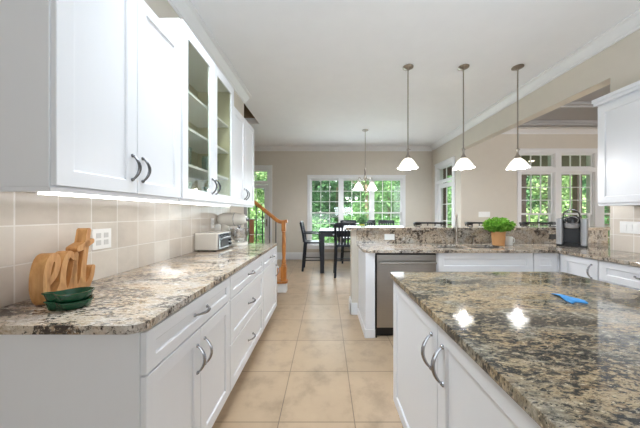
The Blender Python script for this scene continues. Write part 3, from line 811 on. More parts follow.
for q in (-.022, .022):
    m = MB(); m.obox(Fsp, .80 + q - .014, .80 + q + .014, .971, .999, .0062, .008); m.build('socket', M['white_pl'], o, bevel=.001)
o = thing('outlet_plate', Fsp(2.86, .985, 0), 'black outlet plate on the granite splash left of the coffee maker', 'outlet')
m = MB(); m.obox(Fsp, 2.81, 2.90, .955, 1.02, .0005, .008); m.build('cover_plate', M['black'], o, bevel=.002)
Fwr = frame((XR - .008, 0), (0, -1), (-1, 0))
plate('switch_plate', Fwr, -2.29, 1.145, 4, 'white four-gang switch plate on the right tiled wall under the cabinet', None, .22, .115, 'white_pl', True)
plate('switch_plate', Ff, 3.46, 1.26, 4, 'white switch plate on the beige far wall above the potted herb', None, .25, .12, 'white_pl', True)

# ------------------------------------------------------------------ pendants and chandelier
def bell(mb, c, R, H, th=.004):
    """scalloped bell shade, c at the lower rim centre"""
    prof = [(.030, H), (.040, H * .93), (R * .55, H * .72), (R * .74, H * .42), (R * .90, H * .14), (R, 0), (R - th, .002), (R * .86, H * .14), (R * .70, H * .42), (R * .50, H * .70), (.030, H * .90)]
    def wave(r, z, th_, i):
        k = max(0, (r - R * .5) / (R * .5)); return r * (1 + .035 * k * math.cos(8 * th_)), z - .010 * k * (1 - math.cos(8 * th_)) * .5
    mb.lathe(prof, c, 48, wave)
def pendant_thing():
    t = thing('pendant_light', (0, 0, 0), '', 'pendant light', 'pendant lights over the raised bar')
    z0 = 1.855; top = z0 + .125
    m = MB(); m.lathe([(.002, ZC - .001), (.066, ZC - .001), (.066, ZC - .010), (.045, ZC - .022), (.014, ZC - .034), (.008, ZC - .05)], (0, 0, 0), 28); m.build('canopy', M['nickel'], t, smooth=True)
    m = MB(); m.tube([(0, 0, ZC - .045), (0, 0, top + .12)], .0075, 8); m.build('rod', M['nickel'], t, smooth=True)
    m = MB(); m.lathe([(.008, .125), (.016, .118), (.016, .095), (.011, .085), (.012, .05), (.022, .03), (.034, .012), (.036, -.006), (.02, -.008)], (0, 0, top), 20)
    m.tube([(.014, 0, top + .105), (.03, 0, top + .11)], .005, 6); m.build('socket', M['nickel'], t, smooth=True)
    m = MB(); bell(m, (0, 0, z0), .125, .125); m.build('shade', M['shade'], t, smooth=True)
    m = MB(); m.lathe([(.005, -.035), (.022, -.03), (.03, -.01), (.026, .02), (.013, .045)], (0, 0, z0 + .05), 14); m.build('bulb', M['bulb'], t, smooth=True)
    return t
def add_lamp(loc, e, parent):
    d = bpy.data.lights.new('lamp', 'POINT'); d.energy = e; d.color = (.97, .97, 1); d.shadow_soft_size = .03
    o = bpy.data.objects.new('lamp', d); COL.objects.link(o); o.location = loc; o.parent = parent
pr = pendant_thing()
PY = 3.03
labels = ['frosted bell pendant light nearest the dining window, first over the bar', 'frosted bell pendant light in the middle of the three over the bar', 'frosted bell pendant light nearest the right wall cabinet']
ps = []
for i, x in enumerate((1.035, 1.735, 2.42)):
    o = pr if i == 0 else copy_tree(pr)
    o.location = (x, PY, 0); o['label'] = labels[i]; ps.append(o)
for o in ps: add_lamp((0, 0, 1.855), 8, o)

ch = thing('chandelier', (.87, 5.32, 0), 'small satin nickel chandelier with frosted bell shades over the dining table', 'chandelier')
cc = (.87, 5.32)
m = MB(); m.lathe([(.002, ZC - .001), (.07, ZC - .001), (.07, ZC - .012), (.04, ZC - .026), (.01, ZC - .045)], (*cc, 0), 24); m.build('canopy', M['nickel'], ch, smooth=True)
m = MB(); m.tube([(*cc, ZC - .04), (*cc, 2.28)], .008, 8); m.build('rod', M['nickel'], ch, smooth=True)
m = MB(); m.lathe([(.008, 2.29), (.02, 2.27), (.012, 2.22), (.022, 2.17), (.014, 2.12), (.035, 2.08), (.045, 2.055), (.02, 2.02), (.008, 1.99)], (*cc, 0), 16)
for k in range(3):
    th = k * 2 * PI / 3
    m.tube([(cc[0] + .02 * math.cos(th + s), cc[1] + .02 * math.sin(th + s), 2.12 + .035 * s) for s in [i * .5 for i in range(9)]], .005, 6)
m.build('hub', M['nickel'], ch, smooth=True)
for th in (math.radians(187), math.radians(7)):
    q = lambda r_, z: (cc[0] + r_ * math.cos(th), cc[1] + r_ * math.sin(th), z)
    m = MB(); m.tube(catmull([q(.03, 2.06), q(.08, 2.03), q(.13, 2.08), q(.155, 2.05), q(.155, 2.00)], 5), .008, 8)
    m.lathe([(.012, .035), (.028, .02), (.034, -.01), (.02, -.012)], q(.155, 1.975), 14); m.build('arm', M['nickel'], ch, smooth=True)
    m = MB(); bell(m, q(.155, 1.81), .115, .15); s = m.build('shade', M['shade'], ch, smooth=True)
    m = MB(); m.lathe([(.005, -.03), (.02, -.025), (.027, 0), (.012, .04)], q(.155, 1.87), 12); m.build('bulb', M['bulb'], ch, smooth=True)
add_lamp((-.155, -.02, 1.80), 9, ch); add_lamp((.155, .02, 1.80), 9, ch)

# ------------------------------------------------------------------ staircase
st = thing('staircase', (-1.2, 4.4, 0), 'oak and white staircase with black iron balusters rising to the left', 'staircase')
rise, go, sy0, sy1, SX = .178, .262, 3.88, 4.88, -.80
for i in range(9):
    x1 = SX - go * i; x0 = x1 - go
    m = MB(); m.box(x0, x1 - .02, sy0, sy1, .001 if i < 1 else rise * i - .05, rise * (i + 1) - .032); m.build('riser', M['trim'], st)
    m = MB(); m.box(x0 - .019, x1 + .012, sy0 - .02, sy1, rise * (i + 1) - .03, rise * (i + 1)); m.build('tread', M['oak'], st, bevel=.006)
nx_, ny_ = -.695, 3.955
m = MB(); m.box(SX + .013, -.645, sy0, 4.02, .001, rise - .032); m.build('riser', M['trim'], st)
m = MB(); m.slab([(SX + .0125, sy0 - .02)] + arc(-.628 - .05, sy0 + .03, .05, -90, 0, 5) + arc(-.628 - .05, 3.99, .05, 0, 90, 5) + [(SX + .0125, 4.04)], rise - .03, rise); m.build('tread', M['oak'], st, bevel=.005)
m = MB(); zb = rise + .001
m.box(nx_ - .043, nx_ + .043, ny_ - .043, ny_ + .043, zb, zb + .24)
m.lathe([(.043, zb + .2405), (.045, zb + .26), (.03, zb + .275), (.037, zb + .30), (.034, zb + .32), (.024, zb + .36), (.030, zb + .44), (.034, zb + .56), (.030, zb + .70), (.026, zb + .78), (.034, zb + .795), (.026, zb + .81)], (nx_, ny_, 0), 20)
m.box(nx_ - .034, nx_ + .034, ny_ - .034, ny_ + .034, zb + .8105, zb + .975)
m.build('newel_post', M['oak'], st, bevel=.004)
def rp(px, py, y=ny_): return ((px - CX) / FPX * y, y, CAMZ - (py - CY) / FPX * y)
cen = catmull([rp(287.5, 221), rp(282, 222), rp(277.5, 220.5), rp(272, 216.2), rp(265, 210.5), rp(256, 203.2), rp(240, 190.4)], 6)
d = (cen[-1] - cen[-2]).normalized(); cen.append(cen[-1] + d * 1.3)
m = MB(); rings = []
for i, p in enumerate(cen):
    t = (cen[min(i + 1, len(cen) - 1)] - cen[max(i - 1, 0)]).normalized(); up = Vector((0, 1, 0)).cross(t); up = up if up.z > 0 else -up
    rings.append([p + Vector((0, 1, 0)) * a + up * b for a, b in ((-.022, -.028), (.022, -.028), (.03, -.005), (.026, .018), (.012, .028), (-.012, .028), (-.026, .018), (-.03, -.005))])
m.loft(rings); m.build('handrail', M['oak'], st, smooth=True)
def rail_z(x):
    for a, b in zip(cen, cen[1:]):
        if (a.x - x) * (b.x - x) <= 0: return a.z + (b.z - a.z) * (x - a.x) / (b.x - a.x)
    return cen[0].z
bx = [-.825, -.928, -1.045, -1.15, -1.27, -1.39, -1.50, -1.62, -1.74, -1.86, -1.98]
for x in bx:
    i = max(0, int((SX + .012 - x) / go)); z0 = rise * (i + 1) + .0005
    m = MB(); z1 = rail_z(x) - .026; m.box(x - .0075, x + .0075, ny_ - .0075, ny_ + .0075, z0, z1)
    zm = (z0 + z1) / 2; m.lathe([(.008, zm - .03), (.013, zm - .01), (.013, zm + .01), (.008, zm + .03)], (x, ny_, 0), 10)
    m.build('baluster', M['iron'], st)

# ------------------------------------------------------------------ dining set
def bar_chair():
    t = thing('dining_chair', (0, 0, 0), '', 'chair', 'dark counter-height chairs round the dining table')
    m = MB(); m.slab(rrect(-.20, .20, -.20, .20, .05), .615, .65); m.build('seat', M['navy'], t, bevel=.008)
    for sx in (-1, 1):
        m = MB(); m.tube([(sx * .17, .17, .6145), (sx * .20, .21, .001)], [.028, .024], 8); m.build('leg', M['navy'], t)
        m = MB(); m.tube([(sx * .17, -.17, .6145), (sx * .20, -.22, .001)], [.028, .024], 8); m.build('leg', M['navy'], t)
        m = MB(); m.tube([(sx * .185, -.185, .651), (sx * .19, -.21, .85), (sx * .20, -.26, 1.08)], [.028, .028, .026], 8); m.build('back_post', M['navy'], t)
        m = MB(); m.tube([(sx * .205, -.21, .84), (sx * .225, 0, .845), (sx * .21, .15, .83)], [.024, .026, .024], 8, .6); m.tube([(sx * .21, .14, .828), (sx * .19, .16, .651)], .012, 6); m.build('armrest', M['navy'], t)
    m = MB(); rings = []
    for s in range(9):
        x = -.20 + .4 * s / 8; y = -.245 - .03 * math.sin(PI * s / 8); rings.append([(x, y - .012, 1.005), (x, y + .010, 1.005), (x, y - .003, 1.10), (x, y - .024, 1.10)])
    m.loft(rings); m.build('top_rail', M['navy'], t, bevel=.004)
    for s in range(5):
        x = -.12 + .06 * s; m = MB(); m.box(x - .018, x + .018, 0, .012, .648, 1.01)
        for v in m.bm.verts: v.co.y += -.185 - (v.co.z - .648) * .22
        m.build('slat', M['navy'], t)
    m = MB()
    for sx in (-1, 1): m.tube([(sx * .19, .195, .24), (sx * .19, -.2, .24)], .011, 6)
    m.tube([(-.19, .196, .30), (.19, .196, .30)], .013, 6); m.tube([(-.185, -.2, .34), (.185, -.2, .34)], .011, 6); m.build('stretcher', M['navy'], t)
    return t
cproto = bar_chair()
spots = [((-.30, 5.50), -PI / 2, 'dark navy chair at the left end of the dining table, nearest the stairs'),
         ((.38, 4.98), 0, 'dark navy slat-back chair pulled to the near side of the table, back to camera'),
         ((.62, 6.35), PI, 'dark chair on the window side of the table, behind the small potted plant'),
         ((1.14, 6.35), PI, 'dark chair on the window side of the table, centred under the second window mullion'),
         ((1.66, 6.35), PI, 'dark chair on the window side of the table, furthest from the stairs')]
for i, (p, a, lb) in enumerate(spots):
    o = cproto if i == 0 else copy_tree(cproto)
    o.location = (*p, 0); o.rotation_euler = (0, 0, a); o['label'] = lb
tx0, tx1, ty0, ty1 = -.145, 2.0, 5.12, 6.12
dt = thing('dining_table', ((tx0 + tx1) / 2, (ty0 + ty1) / 2, 0), 'dark counter-height dining table with glossy top by the triple window', 'table')
m = MB(); m.box(tx0, tx1, ty0, ty1, .875, .91); m.build('tabletop', M['navy_top'], dt, bevel=.006)
m = MB(); m.box(tx0 + .03, tx1 - .03, ty0 + .03, ty0 + .052, .78, .8745); m.box(tx0 + .03, tx1 - .03, ty1 - .052, ty1 - .03, .78, .8745); m.box(tx0 + .03, tx0 + .052, ty0 + .052, ty1 - .052, .78, .8745); m.box(tx1 - .052, tx1 - .03, ty0 + .052, ty1 - .052, .78, .8745)
m.build('apron', M['navy'], dt)
for x in (tx0 + .02, tx1 - .105):
    for y in (ty0 + .02, ty1 - .105):
        m = MB(); m.box(x, x + .085, y, y + .085, .001, .8745); m.build('leg', M['navy'], dt, bevel=.005)
# table plant
def leafy(mb, c, R, n, size, flat=.6, droop=0):
    for _ in range(n):
        while True:
            p = Vector((random.uniform(-1, 1), random.uniform(-1, 1), random.uniform(-1, 1)))
            if .25 < p.length < 1: break
        p = Vector((p.x * R[0], p.y * R[1], p.z * R[2])) + Vector(c)
        d = Vector((random.gauss(0, 1), random.gauss(0, 1), random.gauss(.2, .7))).normalized(); s = d.cross(Vector((random.gauss(0, 1), random.gauss(0, 1), random.gauss(0, 1)))).normalized()
        l = size * random.uniform(.6, 1.3); nrm = d.cross(s)
        a = p - d * l * .5; b = p + d * l * .5; e = p + s * l * .32 + nrm * l * .08; f = p - s * l * .32 + nrm * l * .08
        v = [mb.bm.verts.new(q) for q in (a, e, b, f)]
        mb.bm.faces.new((v[0], v[1], v[2])); mb.bm.faces.new((v[0], v[2], v[3]))
tp = (.80, 5.34, .9105)
t = thing('table_plant', tp, 'small leafy plant in a yellow-green pot on the dining table', 'plant')
m = MB(); m.lathe([(.035, 0), (.055, .012), (.062, .13), (.056, .14), (.05, .13), (.04, .03)], tp, 18); m.build('pot', M['lime'], t, smooth=True)
m = MB(); leafy(m, (tp[0], tp[1], tp[2] + .24), (.13, .13, .11), 190, .05); m.tube([(tp[0], tp[1], tp[2] + .03), (tp[0], tp[1], tp[2] + .22)], .006, 6); m.build('foliage', M['leaf_b'], t)

# bar stools behind the raised bar
def bar_stool():
    t = thing('bar_stool', (0, 0, 0), '', 'bar stool', 'black bar stools behind the raised bar')
    m = MB(); m.lathe([(.001, .70), (.17, .70), (.19, .715), (.185, .735), (.15, .738), (.001, .73)], (0, 0, 0), 28); m.build('seat', M['stool'], t, smooth=True)
    for sx in (-1, 1):
        for sy in (-1, 1):
            m = MB(); m.tube([(sx * .11, sy * .11, .6995), (sx * .155, sy * .155, .35), (sx * .19, sy * .19, .001)], [.016, .022, .014], 8); m.build('leg', M['stool'], t, smooth=True)
    m = MB(); pts = [(.235 * math.cos(a), .215 * math.sin(a), 1.125) for a in [math.radians(-15 + 210 * k / 22) for k in range(23)]]
    rs = [.026 if (k < 3 or k > 19) else .015 for k in range(23)]
    m.tube(pts, rs, 10); m.build('back_rail', M['stool'], t, smooth=True)
    for k in range(2, 22, 3):
        x, y, z = pts[k]; m = MB(); m.tube([(x * .72, y * .72, .7385), (x, y, 1.112)], .008, 6); m.build('spindle', M['stool'], t)
    m = MB(); m.lathe([(.232, .262), (.245, .262), (.245, .276), (.232, .276)], (0, 0, 0), 32, None, 'Z', False, False); m.build('foot_ring', M['nickel'], t)
    return t
bp = bar_stool()
for i, (x, y, a, lb) in enumerate(((1.63, 3.78, .25, 'black bar stool behind the bar, seen between the outlet plate and the faucet'),
                                   (2.46, 3.78, .15, 'black bar stool behind the bar, between the faucet and the potted herb'),
                                   (3.36, 3.80, .1, 'black bar stool at the far right end of the bar, behind the coffee maker'))):
    o = bp if i == 0 else copy_tree(bp)
    o.location = (x, y, 0); o.rotation_euler = (0, 0, a); o['label'] = lb

# ------------------------------------------------------------------ things on the counters
# toaster oven
tx = (-1.17, 2.515, CT)
t = thing('toaster_oven', tx, 'small pale toaster oven with chrome front on the left counter beside the mixer', 'toaster oven')
X0, X1, Y0, Y1 = -1.283, -1.055, 2.33, 2.66
m = MB(); m.box(X0, X1, Y0, Y1, CT + .012, CT + .182); m.build('body', M['toaster'], t, bevel=.014, seg=3)
m = MB(); m.box(X1 + .0005, X1 + .012, Y0 + .012, Y1 - .012, CT + .02, CT + .172); m.build('front_panel', M['chrome'], t, bevel=.003)
m = MB(); m.box(X1 + .0125, X1 + .016, Y0 + .05, Y1 - .10, CT + .035, CT + .115); m.build('window', M['dgrey'], t)
m = MB(); m.tube([(X1 + .035, Y0 + .05, CT + .132), (X1 + .035, Y1 - .10, CT + .132)], .006, 8)
for y in (Y0 + .06, Y1 - .11): m.tube([(X1 + .0125, y, CT + .132), (X1 + .035, y, CT + .132)], .004, 6)
m.build('handle', M['chrome'], t, smooth=True)
for z in (.05, .09, .13):
    m = MB(); m.lathe([(.014, 0), (.014, .008), (.011, .016)], (X1 + .0125, Y1 - .055, CT + z), 14, None, 'X'); m.build('knob', M['black'], t, smooth=True)
for x in (X0 + .03, X1 - .03):
    for y in (Y0 + .03, Y1 - .03):
        m = MB(); m.lathe([(.012, .0005), (.010, .0115)], (x, y, CT), 10); m.build('foot', M['black'], t)

# stand mixer
mx = (-1.12, 2.86, CT)
t = thing('stand_mixer', mx, 'cream stand mixer with steel bowl beyond the toaster oven', 'mixer')
m = MB(); m.slab(rrect(-1.265, -.94, 2.76, 2.96, .08), CT + .0005, CT + .035); m.build('base', M['enamel'], t, bevel=.01, seg=3)
m = MB(); rings = []
for z, hx, hy, cx in ((.0355, .062, .06, -1.20), (.10, .045, .045, -1.205), (.20, .042, .045, -1.205), (.255, .05, .052, -1.195)):
    rings.append([(cx + hx * math.cos(a), 2.86 + hy * math.sin(a), CT + z) for a in [2 * PI * k / 20 for k in range(20)]])
m.loft(rings); m.build('column', M['enamel'], t, smooth=True)
m = MB(); prof = [(.012, -.172), (.056, -.162), (.074, -.12), (.080, -.05), (.078, .03), (.068, .10), (.056, .14), (.04, .158), (.006, .162)]
m.lathe([(r_, x) for r_, x in prof], (-1.108, 2.86, CT + .305), 24, None, 'X'); m.build('head', M['enamel'], t, smooth=True)
m = MB(); m.lathe([(.001, 0), (.022, .0005), (.022, .012), (.01, .016)], (-.9445, 2.86, CT + .305), 16, None, 'X'); m.build('attachment_cap', M['chrome'], t, smooth=True)
m = MB(); m.lathe([(.076, .02), (.0795, .028), (.075, .036)], (-1.108, 2.86, CT + .305), 24, None, 'X', False, False); m.build('trim_band', M['chrome'], t, smooth=True)
m = MB(); m.lathe([(.045, .0355), (.055, .045), (.05, .055), (.085, .085), (.103, .14), (.106, .20), (.103, .2005), (.098, .14), (.08, .09), (.03, .06)], (-1.035, 2.86, CT), 28)
m.tube([(-1.035, 2.757, CT + .185), (-1.03, 2.715, CT + .175), (-1.03, 2.71, CT + .12), (-1.035, 2.765, CT + .10)], .006, 8); m.build('bowl', M['bowl'], t, smooth=True)
m = MB(); m.lathe([(.018, .235), (.02, .215), (.008, .205), (.008, .16)], (-1.035, 2.86, CT), 14); m.build('beater_shaft', M['chrome'], t, smooth=True)

# wooden "eat" sign
A = Vector((-1.113, .945)); B = Vector((-1.20, 1.240)); u = (B - A).normalized(); n_ = Vector((u.y, -u.x))
def ribbon(mb, pts, wd, thick, sub=7):
    P = catmull([(p[0], p[1], 0) for p in pts], sub); L_ = len(P)
    W3 = lambda s, z, c: (A.x + u.x * s + n_.x * c, A.y + u.y * s + n_.y * c, CT + .0005 + z)
    ws = [wd[0] + (wd[1] - wd[0]) * math.sin(PI * i / (L_ - 1)) for i in range(L_)]
    rings = []
    for i, p in enumerate(P):
        t_ = (P[min(i + 1, L_ - 1)] - P[max(i - 1, 0)]).normalized(); q = Vector((-t_.y, t_.x, 0)) * ws[i] / 2
        a, b = p + q, p - q; a.y = max(a.y, 0); b.y = max(b.y, 0)
        rings.append([W3(a.x, a.y, 0), W3(b.x, b.y, 0), W3(b.x, b.y, -thick), W3(a.x, a.y, -thick)])
    mb.loft(rings)
    for p, w2 in ((P[0], ws[0]), (P[-1], ws[-1])):
        cap = [(p.x + w2 / 2 * math.cos(2 * PI * k / 14), max(0, p.y + w2 / 2 * math.sin(2 * PI * k / 14))) for k in range(14)]
        mb.loft([[W3(x, z, .0004) for x, z in cap], [W3(x, z, -thick - .0004) for x, z in cap]])
m = MB(); TH = .043
ribbon(m, [(.020, .085), (.058, .118), (.074, .165), (.062, .190), (.036, .180), (.018, .125), (.018, .060), (.040, .018), (.078, .040), (.100, .080)], (.026, .036), TH)
ribbon(m, [(.170, .170), (.140, .190), (.112, .150), (.102, .085), (.112, .030), (.140, .030), (.164, .090), (.182, .175)], (.026, .034), TH)
ribbon(m, [(.184, .180), (.172, .100), (.176, .030), (.200, .024), (.222, .070)], (.026, .034), TH)
ribbon(m, [(.272, .285), (.252, .200), (.232, .100), (.232, .030), (.256, .016), (.290, .050), (.305, .095)], (.030, .038), TH)
ribbon(m, [(.200, .205), (.240, .215), (.300, .232)], (.026, .032), TH)
tag(m.build('word_sign', M['sign'], base=((A.x + B.x) / 2, (A.y + B.y) / 2, CT)), 'cut-out wooden sign spelling eat leaning by the tiled backsplash', 'sign')

# two nested green leaf dishes
def leaf_dish(z, sc, label):
    m = MB(); c = Vector((-1.003, .958)); ang = math.radians(42)
    def ring(k, zz):
        out = []
        for i in range(40):
            th = 2 * PI * i / 40; x = .054 * math.cos(th); y = .050 * math.sin(th)
            if math.cos(th) < -.86: x -= .026 * ((-math.cos(th) - .86) / .14) ** 1.3; y *= .8
            x *= k; y *= k; lift = .010 * max(0, -math.cos(th)) ** 6 * (zz > .02)
            out.append((c.x + x * math.cos(ang) - y * math.sin(ang), c.y + x * math.sin(ang) + y * math.cos(ang), z + zz + lift))
        return out
    m.loft([ring(sc * .78, 0), ring(sc * .86, .003), ring(sc * .97, .024), ring(sc * 1.03, .026), ring(sc * 1.03, .031), ring(sc * .96, .031), ring(sc * .90, .024), ring(sc * .74, .006)])
    return tag(m.build('leaf_dish', M['green_gl'], smooth=True, base=(c.x, c.y, z)), label, 'dish', 'nested green leaf dishes')
leaf_dish(CT + .0005, 1.0, 'dark green glazed leaf dish, lower of the two nested before the wooden sign')
leaf_dish(CT + .0335, 1.06, 'dark green glazed leaf dish, upper of the two nested before the wooden sign')

# potted herb and mug
hp = (2.01, 2.80, CT + .0005)
t = thing('potted_herb', hp, 'bright green herb in a tan clay pot on the counter by the sink', 'plant')
m = MB(); m.lathe([(.054, 0), (.060, .004), (.070, .140), (.073, .145), (.073, .165), (.066, .165), (.064, .14), (.05, .12)], hp, 26); m.build('pot', M['terra'], t, smooth=True)
m = MB(); m.lathe([(.001, .135), (.064, .135), (.063, .142), (.001, .145)], hp, 20); m.build('soil', M['soil'], t)
m = MB(); leafy(m, (hp[0], hp[1], hp[2] + .235), (.165, .14, .085), 620, .046)
for k in range(14):
    a = 2 * PI * k / 14; m.tube([(hp[0] + .03 * math.cos(a), hp[1] + .03 * math.sin(a), hp[2] + .14), (hp[0] + .10 * math.cos(a), hp[1] + .09 * math.sin(a), hp[2] + .24)], .002, 5)
m.build('foliage', M['herb'], t)
mp_ = (2.165, 2.84, CT + .0005)
t = thing('mug', mp_, 'plain white mug just right of the potted herb', 'mug')
m = MB(); m.lathe([(.034, 0), (.038, .005), (.040, .10), (.037, .10), (.035, .008)], mp_, 22); m.build('cup', M['ceramic'], t, smooth=True)
m = MB(); m.tube(catmull([(mp_[0] + .0385, mp_[1], mp_[2] + .08), (mp_[0] + .062, mp_[1], mp_[2] + .075), (mp_[0] + .062, mp_[1], mp_[2] + .035), (mp_[0] + .0380, mp_[1], mp_[2] + .025)], 5), .005, 8); m.build('handle', M['ceramic'], t, smooth=True)

# coffee maker (built facing -Y, then turned to face the aisle)
t = thing('coffee_maker', (0, 0, 0), 'silver and black single-cup coffee maker in the right counter corner', 'coffee maker')
m = MB(); m.slab(rrect(-.122, .122, -.14, .15, .03), .0005, .022); m.build('base', M['black'], t, bevel=.003)
for s in (-1, 1):
    m = MB(); x0, x1 = (.068, .125) if s > 0 else (-.125, -.068)
    m.slab(rrect(x0, x1, -.135, .15, .02), .0225, .315); m.build('side_panel', M['silver'], t, bevel=.008, seg=3)
m = MB(); m.box(-.0675, .0675, -.02, .145, .0225, .312); m.build('back_column', M['dgrey'], t)
m = MB(); m.slab(rrect(-.066, .066, -.145, -.021, .02), .0225, .042); m.build('drip_tray', M['black'], t, bevel=.003)
m = MB(); m.lathe([(.035, .205), (.055, .212), (.064, .235), (.0655, .262)], (0, -.085, 0), 28); m.build('brew_head', M['silver'], t, smooth=True)
m = MB(); m.tube([(.055 * math.cos(a), -.15 - .004, .298 + .04 * math.sin(a)) for a in [2 * PI * k / 20 for k in range(21)]], .006, 8); m.build('mouth_ring', M['chrome'], t, smooth=True)
m = MB()
m.lathe([(.0655, .2625), (.0665, .30), (.060, .33), (.045, .343), (.001, .346)], (0, -.085, 0), 28); m.build('lid', M['black'], t, smooth=True)
m = MB(); m.tube([(.070 * math.cos(a), -.105 - .05 * math.sin(a), .33 + .085 * math.sin(a)) for a in [PI * k / 14 for k in range(15)]], .0095, 10, .7); m.build('handle', M['chrome'], t, smooth=True)
m = MB(); m.box(-.067, .067, -.019, .14, .3125, .335); m.build('top_cover', M['dgrey'], t, bevel=.006)
t.location = (2.83, 2.76, CT); t.rotation_euler = (0, 0, math.radians(-48))

# ------------------------------------------------------------------ outdoors
m = MB(); m.box(-25, 30, YB + .21, 40, -.5, -.35); struct(m.build('ground', M['grass']))
# covered porch outside the far room
m = MB(); m.box(XR + .16, 14, YF + .16, 9.0, -.2, -.05); struct(m.build('floor_porch', M['deck']))
m = MB(); m.box(XR + .16, 14, YF + .16, 9.2, 2.90, 3.0); struct(m.build('ceiling_porch', M['porch_c']))
m = MB(); m.box(XR + .16, 14, 8.72, 8.9, 2.68, 2.899); struct(m.build('beam_porch', M['porch']))
for k, (x, lb) in enumerate(((4.30, 'brown porch post seen through the nook door'), (7.19, 'brown porch post at the near edge of the first far-room window'), (9.22, 'brown porch post behind the coffee maker window'), (11.2, 'brown porch post furthest along the porch'))):
    m = MB(); m.box(x - .09, x + .09, 8.72, 8.9, -.049, 2.679); m.box(x - .11, x + .11, 8.70, 8.92, -.049, .10)
    tag(m.build('porch_post', M['porch'], base=(x, 8.81, -.049)), lb, 'post', 'brown porch posts')
for k, (x0, x1, lb) in enumerate(((4.42, 7.07, 'dark porch railing between the first two brown posts'), (7.31, 9.10, 'dark porch railing outside the first far-room window'), (9.34, 11.08, 'dark porch railing behind the coffee maker'))):
    t = thing('porch_railing', ((x0 + x1) / 2, 8.8, 0), lb, 'railing', 'porch railings')
    m = MB(); m.box(x0, x1, 8.77, 8.84, .86, .90); m.build('top_rail', M['porch'], t)
    m = MB(); m.box(x0, x1, 8.78, 8.83, .06, .10); m.build('bottom_rail', M['porch'], t)
    n = int((x1 - x0) / .14)
    for i in range(n):
        x = x0 + (i + .5) * (x1 - x0) / n; m = MB(); m.box(x - .012, x + .012, 8.79, 8.82, .101, .859); m.build('spindle', M['iron'], t)
t = thing('porch_light', (6.25, 7.3, 2.9), 'round warm ceiling light under the porch roof', 'light')
m = MB(); m.lathe([(.085, 2.899), (.085, 2.88), (.07, 2.878)], (6.25, 7.3, 0), 20); m.build('ring', M['nickel'], t, smooth=True)
m = MB(); m.lathe([(.07, 2.877), (.055, 2.86), (.02, 2.853)], (6.25, 7.3, 0), 20); m.build('diffuser', M['lamp_far'], t, smooth=True)

# reddish deck railing beyond the left door
t = thing('deck_railing', (-2.6, 8.0, 0), 'reddish brown wooden railing outside the glass door by the stairs', 'railing')
m = MB(); m.box(-4.6, -2.38, 7.9, 8.02, 1.02, 1.10); m.build('top_rail', M['redwood'], t)
m = MB(); m.box(-2.52, -2.40, 7.9, 8.02, -.34, 1.019); m.build('post', M['redwood'], t)
m = MB(); m.box(-4.6, -2.53, 7.94, 7.98, .05, .12); m.build('bottom_rail', M['redwood'], t)
for i in range(12):
    x = -4.5 + i * .165; m = MB(); m.box(x - .018, x + .018, 7.94, 7.98, .1205, 1.019); m.build('spindle', M['iron'], t)

# trees and shrubs
def tree_proto(seed, lm, h, blobs, nleaf, size):
    random.seed(seed)
    t = thing('tree', (0, 0, -.36), '', 'tree', 'leafy trees beyond the windows')
    base = Vector((0, 0, -.36))
    m = MB(); m.tube([(0, 0, -.36), (random.uniform(-.1, .1), 0, h * .4), (random.uniform(-.2, .2), random.uniform(-.1, .1), h * .85)], [.09, .065, .03], 8)
    for k in range(6):
        a = random.uniform(0, 2 * PI); z = h * random.uniform(.3, .7); m.tube([(0, 0, z), (.9 * math.cos(a), .6 * math.sin(a), z + .7)], [.03, .012], 6)
    m.build('trunk', M['bark'], t)
    m = MB()
    for k in range(blobs):
        z = h * (.12 + .85 * k / (blobs - 1)); rr = 1.15 * (1 - .45 * k / blobs)
        c = (random.uniform(-.8, .8), random.uniform(-.5, .5), z - .2)
        leafy(m, c, (rr, rr * .7, .62), nleaf, size)
    m.build('crown', lm, t)
    return t
protos = [tree_proto(11, M['leaf_a'], 4.8, 9, 620, .14), tree_proto(12, M['leaf_b'], 5.4, 9, 620, .13), tree_proto(13, M['leaf_c'], 5.8, 9, 640, .135)]
kinds = ['bright yellow-green', 'mid-green', 'deep green']
random.seed(5)
tspots = []
for k in range(4): tspots.append((-4.0 + k * 3.0, 11.8, 'back'))
for k in range(4): tspots.append((-5.5 + k * 3.1, 14.6, 'backrow'))
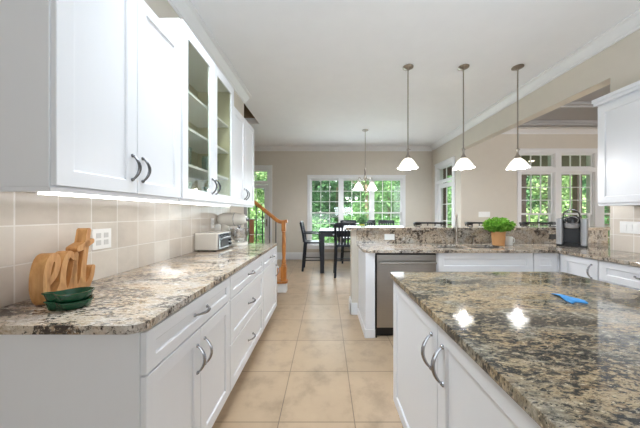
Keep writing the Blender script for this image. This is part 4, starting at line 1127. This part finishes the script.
for k in range(4): tspots.append((8.3 + k * 3.1, 12.3, 'porch'))
for k in range(4): tspots.append((7.2 + k * 3.4, 15.4, 'porchrow'))
ordn = ['first', 'second', 'third', 'fourth', 'fifth', 'sixth', 'seventh']
cnt = {}
used = set()
for i, (x, y, wh) in enumerate(tspots):
    ki = (i * 2 + i // 3) % 3
    cnt[wh] = cnt.get(wh, -1) + 1
    where = {'back': 'in the front row beyond the dining window', 'backrow': 'in the rear row beyond the dining window', 'porch': 'in the front row beyond the porch', 'porchrow': 'in the rear row beyond the porch'}[wh]
    lb = '%s leafy tree, %s from the left %s' % (kinds[ki], ordn[cnt[wh]], where)
    o = protos[ki] if ki not in used else copy_tree(protos[ki])
    used.add(ki)
    o.location = (x, y, -.36); o.rotation_euler = (0, 0, random.uniform(-.5, .5)); s = random.uniform(.9, 1.15); o.scale = (s, s, s); o['label'] = lb
random.seed(21)
sh = thing('shrub', (0, 0, -.36), '', 'shrub', 'low shrubs beyond the windows')
m = MB(); leafy(m, (0, 0, .45), (1.0, .6, .75), 700, .13); m.build('foliage', M['leaf_b'], sh)
m = MB(); m.tube([(0, 0, -.36), (0, 0, .5)], .03, 6); m.build('stem', M['bark'], sh)
for i in range(9):
    x = -4.2 + i * 1.25 if i < 6 else 7.6 + (i - 6) * 1.9
    o = sh if i == 0 else copy_tree(sh)
    o.location = (x * 1.5 if i < 6 else x + (i - 6) * .5, 9.05 if i < 6 else 10.15, -.36); o.rotation_euler = (0, 0, i * 1.1)
    o['label'] = 'low green shrub, %s from the left under the trees beyond the %s' % (ordn[i] if i < 6 else ordn[i - 6], 'dining window' if i < 6 else 'porch railing')
# wooded backdrop behind the trees
random.seed(31)
m = MB()
for k in range(34): leafy(m, (-16 + k * 1.3, 19 + random.uniform(-.6, .6), 2.2 + random.uniform(-.3, .8)), (1.6, .8, 3.8), 900, .46)
o = m.build('woodland', M['leaf_c'], base=(5, 19, -.36)); tag(o, 'dense green woodland filling the distance behind the garden trees', 'woodland', None, 'stuff')
